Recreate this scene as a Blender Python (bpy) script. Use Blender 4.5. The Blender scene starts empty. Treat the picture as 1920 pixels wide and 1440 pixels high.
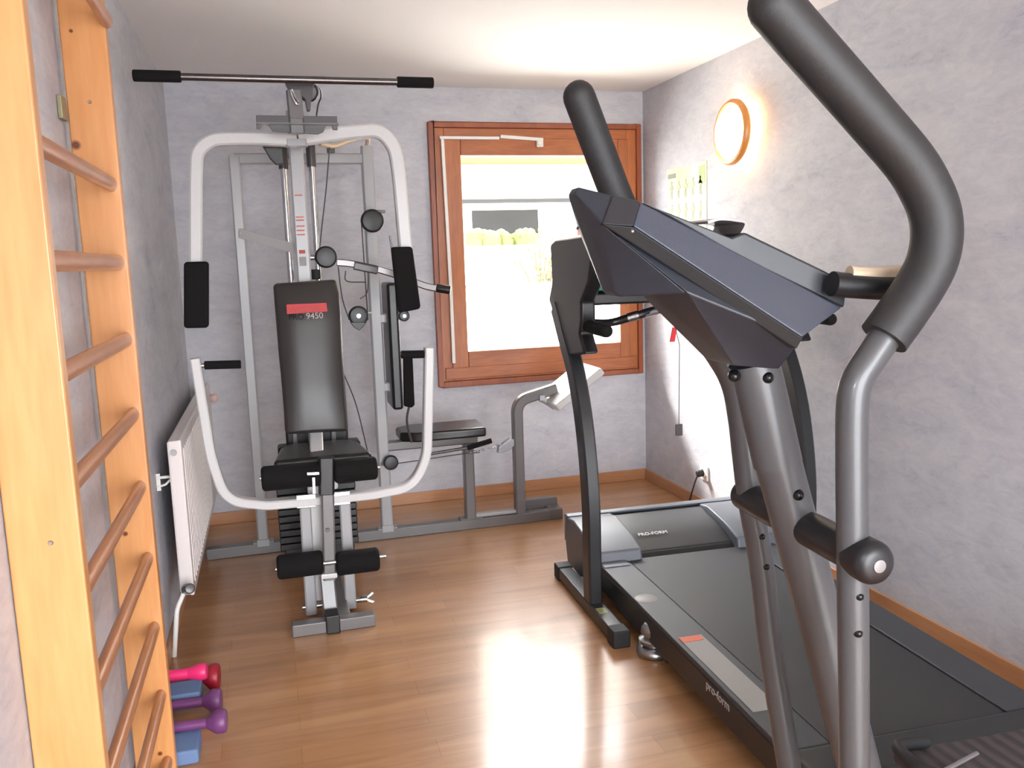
import bpy, bmesh, math, random
from mathutils import Vector, Matrix
random.seed(4)
V = Vector
SC = bpy.context.scene
COL = SC.collection

# ------------------------------------------------------------------ camera
YAW, PITCH, ROLL, FPX, CAMZ = 0.273, 0.145, -0.032, 1600.0, 1.424
_f = V((math.sin(YAW)*math.cos(PITCH), math.cos(YAW)*math.cos(PITCH), -math.sin(PITCH)))
_r = V((math.cos(YAW), -math.sin(YAW), 0)); _u = _r.cross(_f)
CR = _r*math.cos(ROLL) + _u*math.sin(ROLL)
CU = -_r*math.sin(ROLL) + _u*math.cos(ROLL)
CF = _f
CAM = V((0, 0, CAMZ))
cd = bpy.data.cameras.new('camera'); cam = bpy.data.objects.new('camera', cd); COL.objects.link(cam)
cd.sensor_width = 36; cd.lens = FPX/1920*36; cd.clip_start = 0.02; cd.clip_end = 200
m = Matrix((CR, CU, -CF)).transposed().to_4x4(); m.translation = CAM
cam.matrix_world = m
SC.camera = cam

# room size (metres)
W, D, L, H, YB = 2.258, 4.93, 0.451, 2.4, -2.0

# ------------------------------------------------------------------ world, sun, flash, exposure
SC.view_settings.view_transform = 'Standard'
try: SC.view_settings.look = 'None'
except Exception: pass
SC.view_settings.gamma = 1.0
SC.view_settings.use_curve_mapping = False
SC.view_settings.exposure = 1.5
wd = bpy.data.worlds.new('sky'); SC.world = wd; wd.use_nodes = True
bg = wd.node_tree.nodes['Background']; bg.inputs[0].default_value = (0.93, 0.96, 1.0, 1); bg.inputs[1].default_value = 9.0
_g = wd.node_tree; _tc = _g.nodes.new('ShaderNodeTexCoord'); _sp = _g.nodes.new('ShaderNodeSeparateXYZ'); _mr = _g.nodes.new('ShaderNodeMapRange')
_mr.inputs['From Min'].default_value = -.3; _mr.inputs['From Max'].default_value = .9; _mr.inputs['To Min'].default_value = 4.0; _mr.inputs['To Max'].default_value = 12.5
_g.links.new(_tc.outputs['Generated'], _sp.inputs[0]); _g.links.new(_sp.outputs['Z'], _mr.inputs['Value']); _g.links.new(_mr.outputs[0], bg.inputs[1])

def light(name, kind, loc, energy, color=(1, 1, 1), target=None, **kw):
    ld = bpy.data.lights.new(name, kind); ld.energy = energy; ld.color = color
    for k, v in kw.items(): setattr(ld, k, v)
    o = bpy.data.objects.new(name, ld); COL.objects.link(o); o.location = loc
    if target is not None:
        o.rotation_euler = (V(target)-V(loc)).to_track_quat('-Z', 'Y').to_euler()
    return o
# hazy daylight falling through the window towards the right wall
light('sun', 'SUN', (-3, 8, 6), 12.0, (1.0, 0.97, 0.92), target=(-3+1.0, 8-1.5, 6-1.8), angle=math.radians(16))
# daylight guides at the window and at the added fill door
for _n, _l, _t, _sx, _sy in (('window_daylight', (1.6, D+.2, 1.457), (1.6, 0, 1.457), .98, 1.14), ('fill_door_daylight', (.9, YB-.2, 1.1), (.9, 0, 1.1), 2.5, 2.2)):
    _o = light(_n, 'AREA', _l, 1.0, target=_t, shape='RECTANGLE', size=_sx, size_y=_sy); _o.data.cycles.is_portal = True
# the compact camera's own flash beside its lens
light('camera_flash', 'SPOT', CAM + CR*-0.045 + CU*0.035 + CF*0.01, 7.0, (1.0, 0.98, 0.96), target=CAM+CF*3 , spot_size=math.radians(100), spot_blend=0.6, shadow_soft_size=0.012)

# ------------------------------------------------------------------ materials
def _nt(name):
    mt = bpy.data.materials.new(name); mt.use_nodes = True
    nt = mt.node_tree; return mt, nt, nt.nodes['Principled BSDF']
def s2l(c): return tuple((x/12.92 if x <= .04045 else ((x+.055)/1.055)**2.4) for x in [y/255 for y in c]) + (1,)
def mat(name, rgb, rough=.5, metal=0.0, bump=0.0, scale=200.0, coat=0.0, spec=None, var=0.06):
    mt, nt, b = _nt(name)
    c = s2l(rgb)
    tc = nt.nodes.new('ShaderNodeTexCoord'); nz = nt.nodes.new('ShaderNodeTexNoise'); nz.inputs['Scale'].default_value = scale; nz.inputs['Detail'].default_value = 3
    nt.links.new(tc.outputs['Object'], nz.inputs['Vector'])
    mx = nt.nodes.new('ShaderNodeMix'); mx.data_type = 'RGBA'
    mx.inputs[6].default_value = tuple(x*(1-var) for x in c[:3])+(1,); mx.inputs[7].default_value = tuple(min(1, x*(1+var)) for x in c[:3])+(1,)
    nt.links.new(nz.outputs['Fac'], mx.inputs[0]); nt.links.new(mx.outputs[2], b.inputs['Base Color'])
    b.inputs['Roughness'].default_value = rough; b.inputs['Metallic'].default_value = metal
    if coat: b.inputs['Coat Weight'].default_value = coat; b.inputs['Coat Roughness'].default_value = .15
    if spec is not None: b.inputs['Specular IOR Level'].default_value = spec
    if bump:
        bp = nt.nodes.new('ShaderNodeBump'); bp.inputs['Strength'].default_value = bump; bp.inputs['Distance'].default_value = .002
        nt.links.new(nz.outputs['Fac'], bp.inputs['Height']); nt.links.new(bp.outputs[0], b.inputs['Normal'])
    return mt
def ramp(nt, stops):
    r = nt.nodes.new('ShaderNodeValToRGB'); e = r.color_ramp.elements
    while len(e) > 1: e.remove(e[0])
    e[0].position, e[0].color = stops[0][0], s2l(stops[0][1])
    for p, c in stops[1:]:
        q = e.new(p); q.color = s2l(c)
    return r
def plaster(name, stops, bump=.35, wave=2.2):
    """trowelled wall paint: a pale wash dragged over a darker lilac-blue one"""
    mt, nt, b = _nt(name)
    tc = nt.nodes.new('ShaderNodeTexCoord'); mp = nt.nodes.new('ShaderNodeMapping'); mp.inputs['Scale'].default_value = (1, 1, 2.3)
    nt.links.new(tc.outputs['Object'], mp.inputs['Vector'])
    n1 = nt.nodes.new('ShaderNodeTexNoise'); n1.inputs['Scale'].default_value = wave; n1.inputs['Detail'].default_value = 9; n1.inputs['Roughness'].default_value = .62; n1.inputs['Distortion'].default_value = 1.3
    n2 = nt.nodes.new('ShaderNodeTexNoise'); n2.inputs['Scale'].default_value = wave*6; n2.inputs['Detail'].default_value = 8; n2.inputs['Roughness'].default_value = .7; n2.inputs['Distortion'].default_value = 1.0
    nt.links.new(mp.outputs[0], n1.inputs['Vector']); nt.links.new(mp.outputs[0], n2.inputs['Vector'])
    mx = nt.nodes.new('ShaderNodeMix'); mx.inputs[0].default_value = .5
    nt.links.new(n1.outputs['Fac'], mx.inputs[2]); nt.links.new(n2.outputs['Fac'], mx.inputs[3])
    r = ramp(nt, stops); nt.links.new(mx.outputs[0], r.inputs[0]); nt.links.new(r.outputs[0], b.inputs['Base Color'])
    bp = nt.nodes.new('ShaderNodeBump'); bp.inputs['Strength'].default_value = bump; bp.inputs['Distance'].default_value = .006
    nt.links.new(n2.outputs['Fac'], bp.inputs['Height']); nt.links.new(bp.outputs[0], b.inputs['Normal'])
    b.inputs['Roughness'].default_value = .62
    return mt
def wood(name, c1, c2, axis='Z', rough=.35, scale=7.0, knots=False, coat=.3):
    mt, nt, b = _nt(name)
    tc = nt.nodes.new('ShaderNodeTexCoord'); mp = nt.nodes.new('ShaderNodeMapping')
    s = {'X': (.12, 1, 1), 'Y': (1, .12, 1), 'Z': (1, 1, .12)}[axis]
    mp.inputs['Scale'].default_value = s; nt.links.new(tc.outputs['Object'], mp.inputs['Vector'])
    n1 = nt.nodes.new('ShaderNodeTexNoise'); n1.inputs['Scale'].default_value = scale; n1.inputs['Detail'].default_value = 4; n1.inputs['Distortion'].default_value = 1.4
    nt.links.new(mp.outputs[0], n1.inputs['Vector'])
    n2 = nt.nodes.new('ShaderNodeTexNoise'); n2.inputs['Scale'].default_value = scale*14; n2.inputs['Detail'].default_value = 2
    nt.links.new(mp.outputs[0], n2.inputs['Vector'])
    mx = nt.nodes.new('ShaderNodeMix'); mx.inputs[0].default_value = .35
    nt.links.new(n1.outputs['Fac'], mx.inputs[2]); nt.links.new(n2.outputs['Fac'], mx.inputs[3])
    r = ramp(nt, [(.36, c1), (.64, c2)]); nt.links.new(mx.outputs[0], r.inputs[0])
    out = r.outputs[0]
    if knots:
        vo = nt.nodes.new('ShaderNodeTexVoronoi'); vo.inputs['Scale'].default_value = 2.6; vo.inputs['Randomness'].default_value = 1
        nt.links.new(tc.outputs['Object'], vo.inputs['Vector'])
        kr = nt.nodes.new('ShaderNodeMath'); kr.operation = 'LESS_THAN'; kr.inputs[1].default_value = .022
        nt.links.new(vo.outputs['Distance'], kr.inputs[0])
        k = nt.nodes.new('ShaderNodeMix'); k.data_type = 'RGBA'; k.inputs[7].default_value = s2l((110, 50, 22))
        nt.links.new(kr.outputs[0], k.inputs[0]); nt.links.new(out, k.inputs[6]); out = k.outputs[2]
    nt.links.new(out, b.inputs['Base Color'])
    b.inputs['Roughness'].default_value = rough; b.inputs['Coat Weight'].default_value = coat; b.inputs['Coat Roughness'].default_value = .25
    return mt
def laminate():
    mt, nt, b = _nt('laminate_floor')
    tc = nt.nodes.new('ShaderNodeTexCoord')
    br = nt.nodes.new('ShaderNodeTexBrick'); br.offset = .37; br.inputs['Scale'].default_value = 1
    br.inputs['Brick Width'].default_value = .62; br.inputs['Row Height'].default_value = .095; br.inputs['Mortar Size'].default_value = .0007
    br.inputs['Color1'].default_value = (.35, .35, .35, 1); br.inputs['Color2'].default_value = (.65, .65, .65, 1); br.inputs['Mortar'].default_value = (.0, .0, .0, 1)
    br.inputs['Bias'].default_value = 0
    nt.links.new(tc.outputs['Object'], br.inputs['Vector'])
    mp = nt.nodes.new('ShaderNodeMapping'); mp.inputs['Scale'].default_value = (.35, 3, 1); nt.links.new(tc.outputs['Object'], mp.inputs['Vector'])
    n1 = nt.nodes.new('ShaderNodeTexNoise'); n1.inputs['Scale'].default_value = 5; n1.inputs['Detail'].default_value = 6; n1.inputs['Distortion'].default_value = .8
    nt.links.new(mp.outputs[0], n1.inputs['Vector'])
    mx = nt.nodes.new('ShaderNodeMix'); mx.inputs[0].default_value = .55
    nt.links.new(br.outputs['Color'], mx.inputs[2]); nt.links.new(n1.outputs['Fac'], mx.inputs[3])
    r = ramp(nt, [(.2, (118, 84, 54)), (.38, (156, 112, 74)), (.5, (170, 124, 84)), (.65, (184, 140, 98))])
    nt.links.new(mx.outputs[0], r.inputs[0]); nt.links.new(r.outputs[0], b.inputs['Base Color'])
    b.inputs['Roughness'].default_value = .3; b.inputs['Coat Weight'].default_value = .35; b.inputs['Coat Roughness'].default_value = .12
    return mt
def emit(name, rgb, strength):
    mt, nt, b = _nt(name); c = s2l(rgb)
    b.inputs['Base Color'].default_value = c; b.inputs['Emission Color'].default_value = c; b.inputs['Emission Strength'].default_value = strength
    return mt
def glass(name):
    mt = bpy.data.materials.new(name); mt.use_nodes = True; nt = mt.node_tree; nt.nodes.clear()
    o = nt.nodes.new('ShaderNodeOutputMaterial'); mx = nt.nodes.new('ShaderNodeMixShader'); t = nt.nodes.new('ShaderNodeBsdfTransparent'); g = nt.nodes.new('ShaderNodeBsdfGlossy')
    g.inputs['Roughness'].default_value = .02; f = nt.nodes.new('ShaderNodeFresnel'); f.inputs[0].default_value = 1.25
    nt.links.new(f.outputs[0], mx.inputs[0]); nt.links.new(t.outputs[0], mx.inputs[1]); nt.links.new(g.outputs[0], mx.inputs[2]); nt.links.new(mx.outputs[0], o.inputs[0])
    return mt
def ribbed(name, c1, c2, freq, axis=0, rough=.7):
    mt, nt, b = _nt(name)
    tc = nt.nodes.new('ShaderNodeTexCoord'); wv = nt.nodes.new('ShaderNodeTexWave'); wv.inputs['Scale'].default_value = freq
    wv.bands_direction = 'XYZ'[axis]; nt.links.new(tc.outputs['Object'], wv.inputs['Vector'])
    r = ramp(nt, [(.3, c1), (.7, c2)]); nt.links.new(wv.outputs['Fac'], r.inputs[0]); nt.links.new(r.outputs[0], b.inputs['Base Color'])
    bp = nt.nodes.new('ShaderNodeBump'); bp.inputs['Strength'].default_value = .8; bp.inputs['Distance'].default_value = .003
    nt.links.new(wv.outputs['Fac'], bp.inputs['Height']); nt.links.new(bp.outputs[0], b.inputs['Normal']); b.inputs['Roughness'].default_value = rough
    return mt

M = {}
M['wall'] = plaster('lilac_plaster', [(.28, (154, 157, 170)), (.42, (182, 183, 192)), (.54, (194, 194, 200)), (.7, (205, 205, 209))])
M['ceil'] = mat('ceiling_paint', (232, 228, 226), .8, bump=.1, scale=60, var=.02)
M['floor'] = laminate()
M['wood_win'] = wood('stained_window_wood', (156, 86, 40), (188, 110, 56), 'Z', .4, 6)
M['wood_win_x'] = wood('stained_window_wood_across', (152, 82, 38), (184, 106, 54), 'X', .4, 6)
M['arch'] = wood('dark_architrave_wood', (132, 66, 38), (160, 84, 48), 'Z', .45, 6)
M['base'] = wood('baseboard_wood', (172, 120, 82), (188, 138, 98), 'X', .4, 5)
M['pine'] = wood('varnished_pine', (196, 132, 76), (210, 152, 96), 'Z', .34, 5)
M['rung'] = wood('beech_rung', (168, 108, 68), (188, 128, 84), 'Y', .3, 9)
M['white_pc'] = mat('white_powder_coat', (203, 202, 202), .35, coat=.2)
M['lgrey'] = mat('light_grey_enamel', (160, 160, 162), .35, coat=.2)
M['grey'] = mat('grey_enamel', (104, 101, 101), .35, coat=.3)
M['dgrey'] = mat('dark_grey_enamel', (66, 62, 64), .35, coat=.2)
M['chrome'] = mat('chrome', (220, 220, 222), .12, 1.0, var=.02)
M['steel'] = mat('brushed_steel', (170, 170, 172), .3, 1.0)
M['foam'] = mat('black_foam', (22, 20, 21), .9, bump=.4, scale=600, spec=.25)
M['vinyl'] = mat('charcoal_vinyl', (50, 47, 45), .33, bump=.15, scale=500)
M['bvinyl'] = mat('black_vinyl', (24, 22, 23), .3, bump=.1, scale=500)
M['plate'] = mat('black_iron_plate', (30, 30, 32), .4)
M['rubber'] = mat('black_rubber', (26, 26, 28), .6)
M['plastic'] = mat('black_plastic', (25, 24, 26), .38)
M['rad'] = mat('radiator_enamel', (226, 218, 216), .35, coat=.2, var=.02)
M['wpl'] = mat('white_plastic', (232, 230, 226), .4, var=.02)
M['red'] = mat('red_print', (196, 26, 32), .5)
M['silverprint'] = mat('silver_print', (176, 170, 168), .5)
M['darkprint'] = mat('dark_print', (8, 7, 7), .6, spec=.2)
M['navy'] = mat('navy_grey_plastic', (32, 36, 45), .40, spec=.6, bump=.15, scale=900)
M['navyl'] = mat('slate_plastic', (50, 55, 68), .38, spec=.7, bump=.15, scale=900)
M['gun'] = mat('gunmetal_paint', (80, 80, 82), .40, .35, coat=.2)
M['dsteel'] = mat('dull_steel', (104, 100, 100), .28, 1.0)
M['tread'] = mat('charcoal_frame_paint', (34, 35, 37), .4, coat=.15)
M['hood'] = mat('slate_hood', (96, 100, 108), .4, spec=.6)
M['belt'] = mat('running_belt', (46, 46, 49), .5, bump=.3, scale=900)
M['railtop'] = mat('side_rail_plastic', (58, 61, 66), .45, bump=.3, scale=700)
M['sticker'] = mat('grey_sticker', (140, 138, 136), .5)
M['ysticker'] = mat('pale_green_sticker', (160, 160, 110), .5)
M['orange'] = mat('orange_print', (206, 96, 60), .5)
M['green'] = mat('green_print', (40, 140, 110), .5)
M['tan'] = mat('tan_display', (150, 132, 112), .5)
M['pink'] = mat('pink_vinyl', (226, 44, 110), .4)
M['dred'] = mat('dark_red_vinyl', (150, 18, 40), .45)
M['purple'] = mat('purple_vinyl', (112, 60, 112), .45)
M['blue'] = mat('pale_blue_foam', (104, 128, 168), .7)
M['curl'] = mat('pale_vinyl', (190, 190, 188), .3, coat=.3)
M['beige'] = mat('beige_metal', (206, 186, 160), .3, .3)
M['glass'] = glass('window_glass')

# ------------------------------------------------------------------ geometry helpers
def P(px, py, ax, val):
    """point of the world plane (x/y/z = val) seen at a pixel of the 1920x1440 frame"""
    d = CR*((px-960)/FPX) - CU*((py-720)/FPX) + CF
    i = 'xyz'.index(ax)
    return CAM + d*((val-CAM[i])/d[i])
def PP(px, py, p0, n):
    d = CR*((px-960)/FPX) - CU*((py-720)/FPX) + CF
    return CAM + d*((p0-CAM).dot(n)/d.dot(n))
def orth(d, hint=None):
    d = d.normalized()
    h = hint if hint is not None else (V((0, 0, 1)) if abs(d.z) < .9 else V((0, 1, 0)))
    a = (h - d*h.dot(d)).normalized(); return a, d.cross(a)
class MB:
    def __init__(s): s.v, s.f = [], []
    def add(s, vs, fs):
        o = len(s.v); s.v += [V(v) for v in vs]; s.f += [tuple(i+o for i in f) for f in fs]; return s
    def box(s, c, size, rot=None):
        c = V(c); h = V(size)/2; vs = []
        for x in (-1, 1):
            for y in (-1, 1):
                for z in (-1, 1):
                    p = V((x*h.x, y*h.y, z*h.z)); vs.append(c + (rot @ p if rot else p))
        return s.add(vs, [(0, 1, 3, 2), (4, 6, 7, 5), (0, 4, 5, 1), (2, 3, 7, 6), (0, 2, 6, 4), (1, 5, 7, 3)])
    def bb(s, a, b): a, b = V(a), V(b); return s.box((a+b)/2, b-a)
    def sweep(s, pts, prof, hint=None, cap=True, scales=None):
        """prof: closed 2-D outline swept along pts with parallel transport"""
        pts = [V(p) for p in pts]; n = len(pts); k = len(prof); vs = []; a = None
        for i, p in enumerate(pts):
            d = (pts[min(i+1, n-1)] - pts[max(i-1, 0)]).normalized()
            if a is None: a, b = orth(d, hint)
            else:
                a = (a - d*a.dot(d)).normalized(); b = d.cross(a)
            sc = scales[i] if scales else 1
            vs += [p + a*(x*sc) + b*(y*sc) for x, y in prof]
        fs = []
        for i in range(n-1):
            for j in range(k):
                q = (j+1) % k; fs.append((i*k+j, i*k+q, (i+1)*k+q, (i+1)*k+j))
        if cap: fs += [tuple(range(k))[::-1], tuple(range((n-1)*k, n*k))]
        return s.add(vs, fs)
    def tube(s, pts, r, seg=16, fil=0, scales=None, cap=True):
        if fil: pts = fillet(pts, fil)
        return s.sweep(pts, [(r*math.cos(2*math.pi*i/seg), r*math.sin(2*math.pi*i/seg)) for i in range(seg)], scales=scales, cap=cap)
    def rtube(s, pts, w, h, hint=None, fil=0):
        """rectangular tube, h measured along hint"""
        if fil: pts = fillet(pts, fil)
        c = min(w, h)*.14; x, y = h/2, w/2
        return s.sweep(pts, [(x-c, -y), (x, -y+c), (x, y-c), (x-c, y), (-x+c, y), (-x, y-c), (-x, -y+c), (-x+c, -y)], hint)
    def roll(s, a, b, r, soft=.25, seg=24):
        """a cylinder with rounded ends"""
        a, b = V(a), V(b); d = (b-a).normalized(); e = r*soft
        pts, sc = [], []
        for t in (0, .3, .6, .85, 1):
            pts.append(a + d*(e*(1-math.cos(t*math.pi/2)))); sc.append((r-e+e*math.sin(t*math.pi/2))/r)
        q = [b - d*(e*(1-math.cos(t*math.pi/2))) for t in (0, .3, .6, .85, 1)][::-1]
        return s.tube(pts+q, r, seg, scales=sc+sc[::-1])
    def cyl(s, a, b, r, seg=20, r2=None): return s.tube([a, b], r, seg, scales=[1, (r2 or r)/r])
    def prism(s, poly, d):
        poly = [V(p) for p in poly]; n = len(poly); d = V(d)
        return s.add(poly + [p+d for p in poly], [tuple(range(n))[::-1], tuple(range(n, 2*n))] + [(i, (i+1) % n, n+(i+1) % n, n+i) for i in range(n)])
    def ball(s, c, r, seg=16, sz=(1, 1, 1)):
        vs, fs = [], []; h = seg//2; c = V(c)
        for i in range(h+1):
            t = math.pi*i/h
            for j in range(seg):
                p = 2*math.pi*j/seg; vs.append(c + V((r*sz[0]*math.sin(t)*math.cos(p), r*sz[1]*math.sin(t)*math.sin(p), r*sz[2]*math.cos(t))))
        for i in range(h):
            for j in range(seg): fs.append((i*seg+j, (i+1)*seg+j, (i+1)*seg+(j+1) % seg, i*seg+(j+1) % seg))
        return s.add(vs, fs)
    def lathe(s, prof, o, ax, seg=32):
        """prof: (radius, height along ax)"""
        o, ax = V(o), V(ax).normalized(); a, b = orth(ax); vs = []; k = seg
        for r, h in prof: vs += [o + ax*h + a*(r*math.cos(2*math.pi*i/k)) + b*(r*math.sin(2*math.pi*i/k)) for i in range(k)]
        fs = [(i*k+j, i*k+(j+1) % k, (i+1)*k+(j+1) % k, (i+1)*k+j) for i in range(len(prof)-1) for j in range(k)]
        return s.add(vs, fs)
    def obj(s, name, material, parent=None, bevel=0, smooth=True, ang=38, subd=0, seg=2):
        me = bpy.data.meshes.new(name); org = V(parent['_o']) if parent is not None else V((0, 0, 0))
        me.from_pydata([v-org for v in s.v], [], s.f); me.materials.append(material)
        bm = bmesh.new(); bm.from_mesh(me); bmesh.ops.remove_doubles(bm, verts=bm.verts, dist=1e-6); bmesh.ops.recalc_face_normals(bm, faces=bm.faces); bm.to_mesh(me); bm.free()
        if smooth:
            me.shade_smooth()
            if not subd: me.set_sharp_from_angle(angle=math.radians(ang))
        o = bpy.data.objects.new(name, me); COL.objects.link(o)
        if parent is not None: o.parent = parent; o['_o'] = parent['_o']
        if bevel:
            b = o.modifiers.new('bevel', 'BEVEL'); b.width = bevel; b.segments = seg; b.limit_method = 'ANGLE'; b.angle_limit = math.radians(35); b.harden_normals = True
        if subd:
            q = o.modifiers.new('sub', 'SUBSURF'); q.levels = subd; q.render_levels = subd
        return o
def fillet(pts, r, n=7):
    pts = [V(p) for p in pts]; out = [pts[0]]
    for i in range(1, len(pts)-1):
        a, p, b = pts[i-1], pts[i], pts[i+1]; u, w = (a-p), (b-p)
        rr = r[i] if isinstance(r, dict) and i in r else (r if not isinstance(r, dict) else 0)
        t = min(rr, u.length*.48, w.length*.48)
        if t <= 0: out.append(p); continue
        s, e = p+u.normalized()*t, p+w.normalized()*t
        out += [s*(1-k)**2 + p*(2*k*(1-k)) + e*k*k for k in [j/n for j in range(n+1)]]
    return out + [pts[-1]]
def smoothpts(pts, n=6):
    """Catmull-Rom through the points"""
    pts = [V(p) for p in pts]; q = [pts[0]*2-pts[1]] + pts + [pts[-1]*2-pts[-2]]; out = []
    for i in range(1, len(q)-2):
        for j in range(n):
            t = j/n; a, b, c, d = q[i-1:i+3]
            out.append(.5*((2*b) + (c-a)*t + (2*a-5*b+4*c-d)*t*t + (3*b-a-3*c+d)*t**3))
    return out + [pts[-1]]
def thing(name, label, cat, loc=(0, 0, 0), group=None):
    o = bpy.data.objects.new(name, None); COL.objects.link(o); o.location = loc; o.empty_display_size = .1
    o['_o'] = tuple(loc); o['label'] = label; o['category'] = cat
    if group: o['group'] = group
    return o
def tag(o, label, cat, group=None):
    o['label'] = label; o['category'] = cat
    if group: o['group'] = group
    return o
def struct(o): o['kind'] = 'structure'; return o
def text(body, name, material, parent, origin, right, up, size, ext=.0008, align='LEFT'):
    cu = bpy.data.curves.new('t', 'FONT'); cu.body = body; cu.size = size; cu.extrude = ext; cu.align_x = align
    t = bpy.data.objects.new('t', cu); COL.objects.link(t); bpy.context.view_layer.update()
    me = bpy.data.meshes.new_from_object(t); bpy.data.objects.remove(t)
    right, up = V(right).normalized(), V(up).normalized(); nrm = right.cross(up)
    mm = Matrix((right, up, nrm)).transposed().to_4x4(); mm.translation = V(origin)-V(parent['_o'])
    me.transform(mm); me.materials.clear(); me.materials.append(material)
    o = bpy.data.objects.new(name, me); COL.objects.link(o); o.parent = parent; o['_o'] = parent['_o']
    return o

# ================================================================== ROOM
T = .25
struct(MB().bb((-L-T, YB-T, -.1), (W+T, D+.02, 0)).obj('floor', M['floor'], smooth=False))
struct(MB().bb((-L-T, YB-T, H), (W+T, D+T, H+.1)).obj('ceiling', M['ceil'], smooth=False))
struct(MB().bb((-L-T, YB-T, 0), (-L, D+T, H)).obj('wall_left', M['wall'], smooth=False))
struct(MB().bb((W, YB-T, 0), (W+T, D+T, H)).obj('wall_right', M['wall'], smooth=False))
dx0, dx1, dz1 = -.36, 2.16, 2.2                              # unseen glazed door, added behind the camera as daylight fill
wf = MB(); wf.bb((-L, YB-T, 0), (dx0, YB, H)).bb((dx1, YB-T, 0), (W, YB, H)).bb((dx0, YB-T, dz1), (dx1, YB, H))
struct(wf.obj('wall_front', M['wall'], smooth=False))
# window: outer architrave x .926..2.239, z .689..2.208
wx0, wx1, wz0, wz1 = .926, 2.236, .689, 2.208
ox0, ox1, oz0, oz1 = wx0+.03, wx1-.03, wz0+.03, wz1-.03      # opening in the wall
wb = MB()
wb.bb((-L, D, 0), (W, D+T, oz0)).bb((-L, D, oz1), (W, D+T, H)).bb((-L, D, oz0), (ox0, D+T, oz1)).bb((ox1, D, oz0), (W, D+T, oz1))
struct(wb.obj('wall_back', M['wall'], smooth=False))
win = bpy.data.objects.new('window_1', None); COL.objects.link(win); win.location = ((wx0+wx1)/2, D, wz0); win['_o'] = tuple(win.location); win['kind'] = 'structure'
def frame(x0, x1, z0, z1, w, y0, y1, wl=None, wr=None, wt=None, wbm=None):
    wl, wr, wt, wbm = wl or w, wr or w, wt or w, wbm or w
    a, b = MB(), MB()
    a.bb((x0, y0, z0), (x0+wl, y1, z1)).bb((x1-wr, y0, z0), (x1, y1, z1))
    b.bb((x0+wl, y0, z1-wt), (x1-wr, y1, z1)).bb((x0+wl, y0, z0), (x1-wr, y1, z0+wbm))
    return a, b
px0, px1, pz0, pz1 = 1.113, 2.085, .892, 2.022               # glass opening
a, b = frame(wx0, wx1, wz0, wz1, .032, D-.028, D)
a.add(b.v, b.f); a.obj('architrave', M['arch'], win, bevel=.006)
a, b = frame(wx0+.032, wx1-.032, wz0+.032, wz1-.032, .062, D-.012, D+.06)
a.obj('window_frame', M['wood_win'], win, bevel=.003); b.obj('window_frame', M['wood_win_x'], win, bevel=.003)
a, b = frame(wx0+.09, wx1-.088, wz0+.088, wz1-.088, 1, D-.022, D+.045, px0-wx0-.09, wx1-.088-px1, wz1-.088-pz1, pz0-wz0-.088)
a.obj('sash', M['wood_win'], win, bevel=.005); b.obj('sash', M['wood_win_x'], win, bevel=.005)
MB().bb((px0-.01, D+.012, pz0-.01), (px1+.01, D+.018, pz1+.01)).obj('glass_pane', M['glass'], win, smooth=False)
MB().bb((wx0+.045, D-.027, wz0+.045), (wx1-.045, D+.02, wz0+.112)).obj('sill_rail', M['wood_win_x'], win, bevel=.004)
# white espagnolette rod running up the left stile and along the top
yr = D-.034
rodpts = [P(851, 681, 'y', yr), P(846, 560, 'y', yr), P(829, 258, 'y', yr)]
rd = MB(); rd.rtube(rodpts, .02, .014, V((0, 1, 0)))
q0, q1, q2 = P(824, 258, 'y', yr), P(936, 259, 'y', yr), P(1018, 262, 'y', yr)
rd.rtube([q0, q1], .018, .014, V((0, 1, 0))); rd.rtube([P(938, 256, 'y', yr), q2], .02, .014, V((0, 1, 0)))
rd.obj('lock_rod', M['wpl'], win, bevel=.002)
h = MB(); h.box(P(1012, 270, 'y', yr-.004), (.04, .02, .035)); h.cyl(P(1012, 268, 'y', yr), P(1012, 268, 'y', yr-.03), .013)
h.obj('lock_handle', M['wpl'], win, bevel=.003)
# glazed door added in the unseen front wall to let in fill light
dr = bpy.data.objects.new('fill_door_1', None); COL.objects.link(dr); dr.location = (.85, YB, 0); dr['_o'] = tuple(dr.location); dr['kind'] = 'structure'
a, b = frame(dx0, dx1, 0.0, dz1, .07, YB-.1, YB-.04); a.obj('fill_door_frame', M['wood_win'], dr, bevel=.004); b.obj('fill_door_frame', M['wood_win_x'], dr, bevel=.004)
MB().bb((dx0+1.21, YB-.1, .07), (dx0+1.31, YB-.04, dz1-.07)).obj('fill_door_mullion', M['wood_win'], dr, bevel=.004)
MB().bb((dx0+.06, YB-.075, .06), (dx1-.06, YB-.07, dz1-.06)).obj('glass_pane', M['glass'], dr, smooth=False)
# baseboards
bz = .068
struct(MB().bb((-L, D-.013, 0), (W, D, bz)).obj('baseboard_back', M['base'], bevel=.003))
M['base_y'] = wood('baseboard_wood_side', (172, 120, 82), (188, 138, 98), 'Y', .4, 5)
struct(MB().bb((W-.013, YB, 0), (W, D-.013, bz)).obj('baseboard_right', M['base_y'], bevel=.003))
struct(MB().bb((-L, YB, 0), (-L+.013, D-.013, bz)).obj('baseboard_left', M['base_y'], bevel=.003))
struct(MB().bb((-L+.013, YB, 0), (dx0, YB+.013, bz)).bb((dx1, YB, 0), (W-.013, YB+.013, bz)).obj('baseboard_front', M['base'], bevel=.003))

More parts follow.
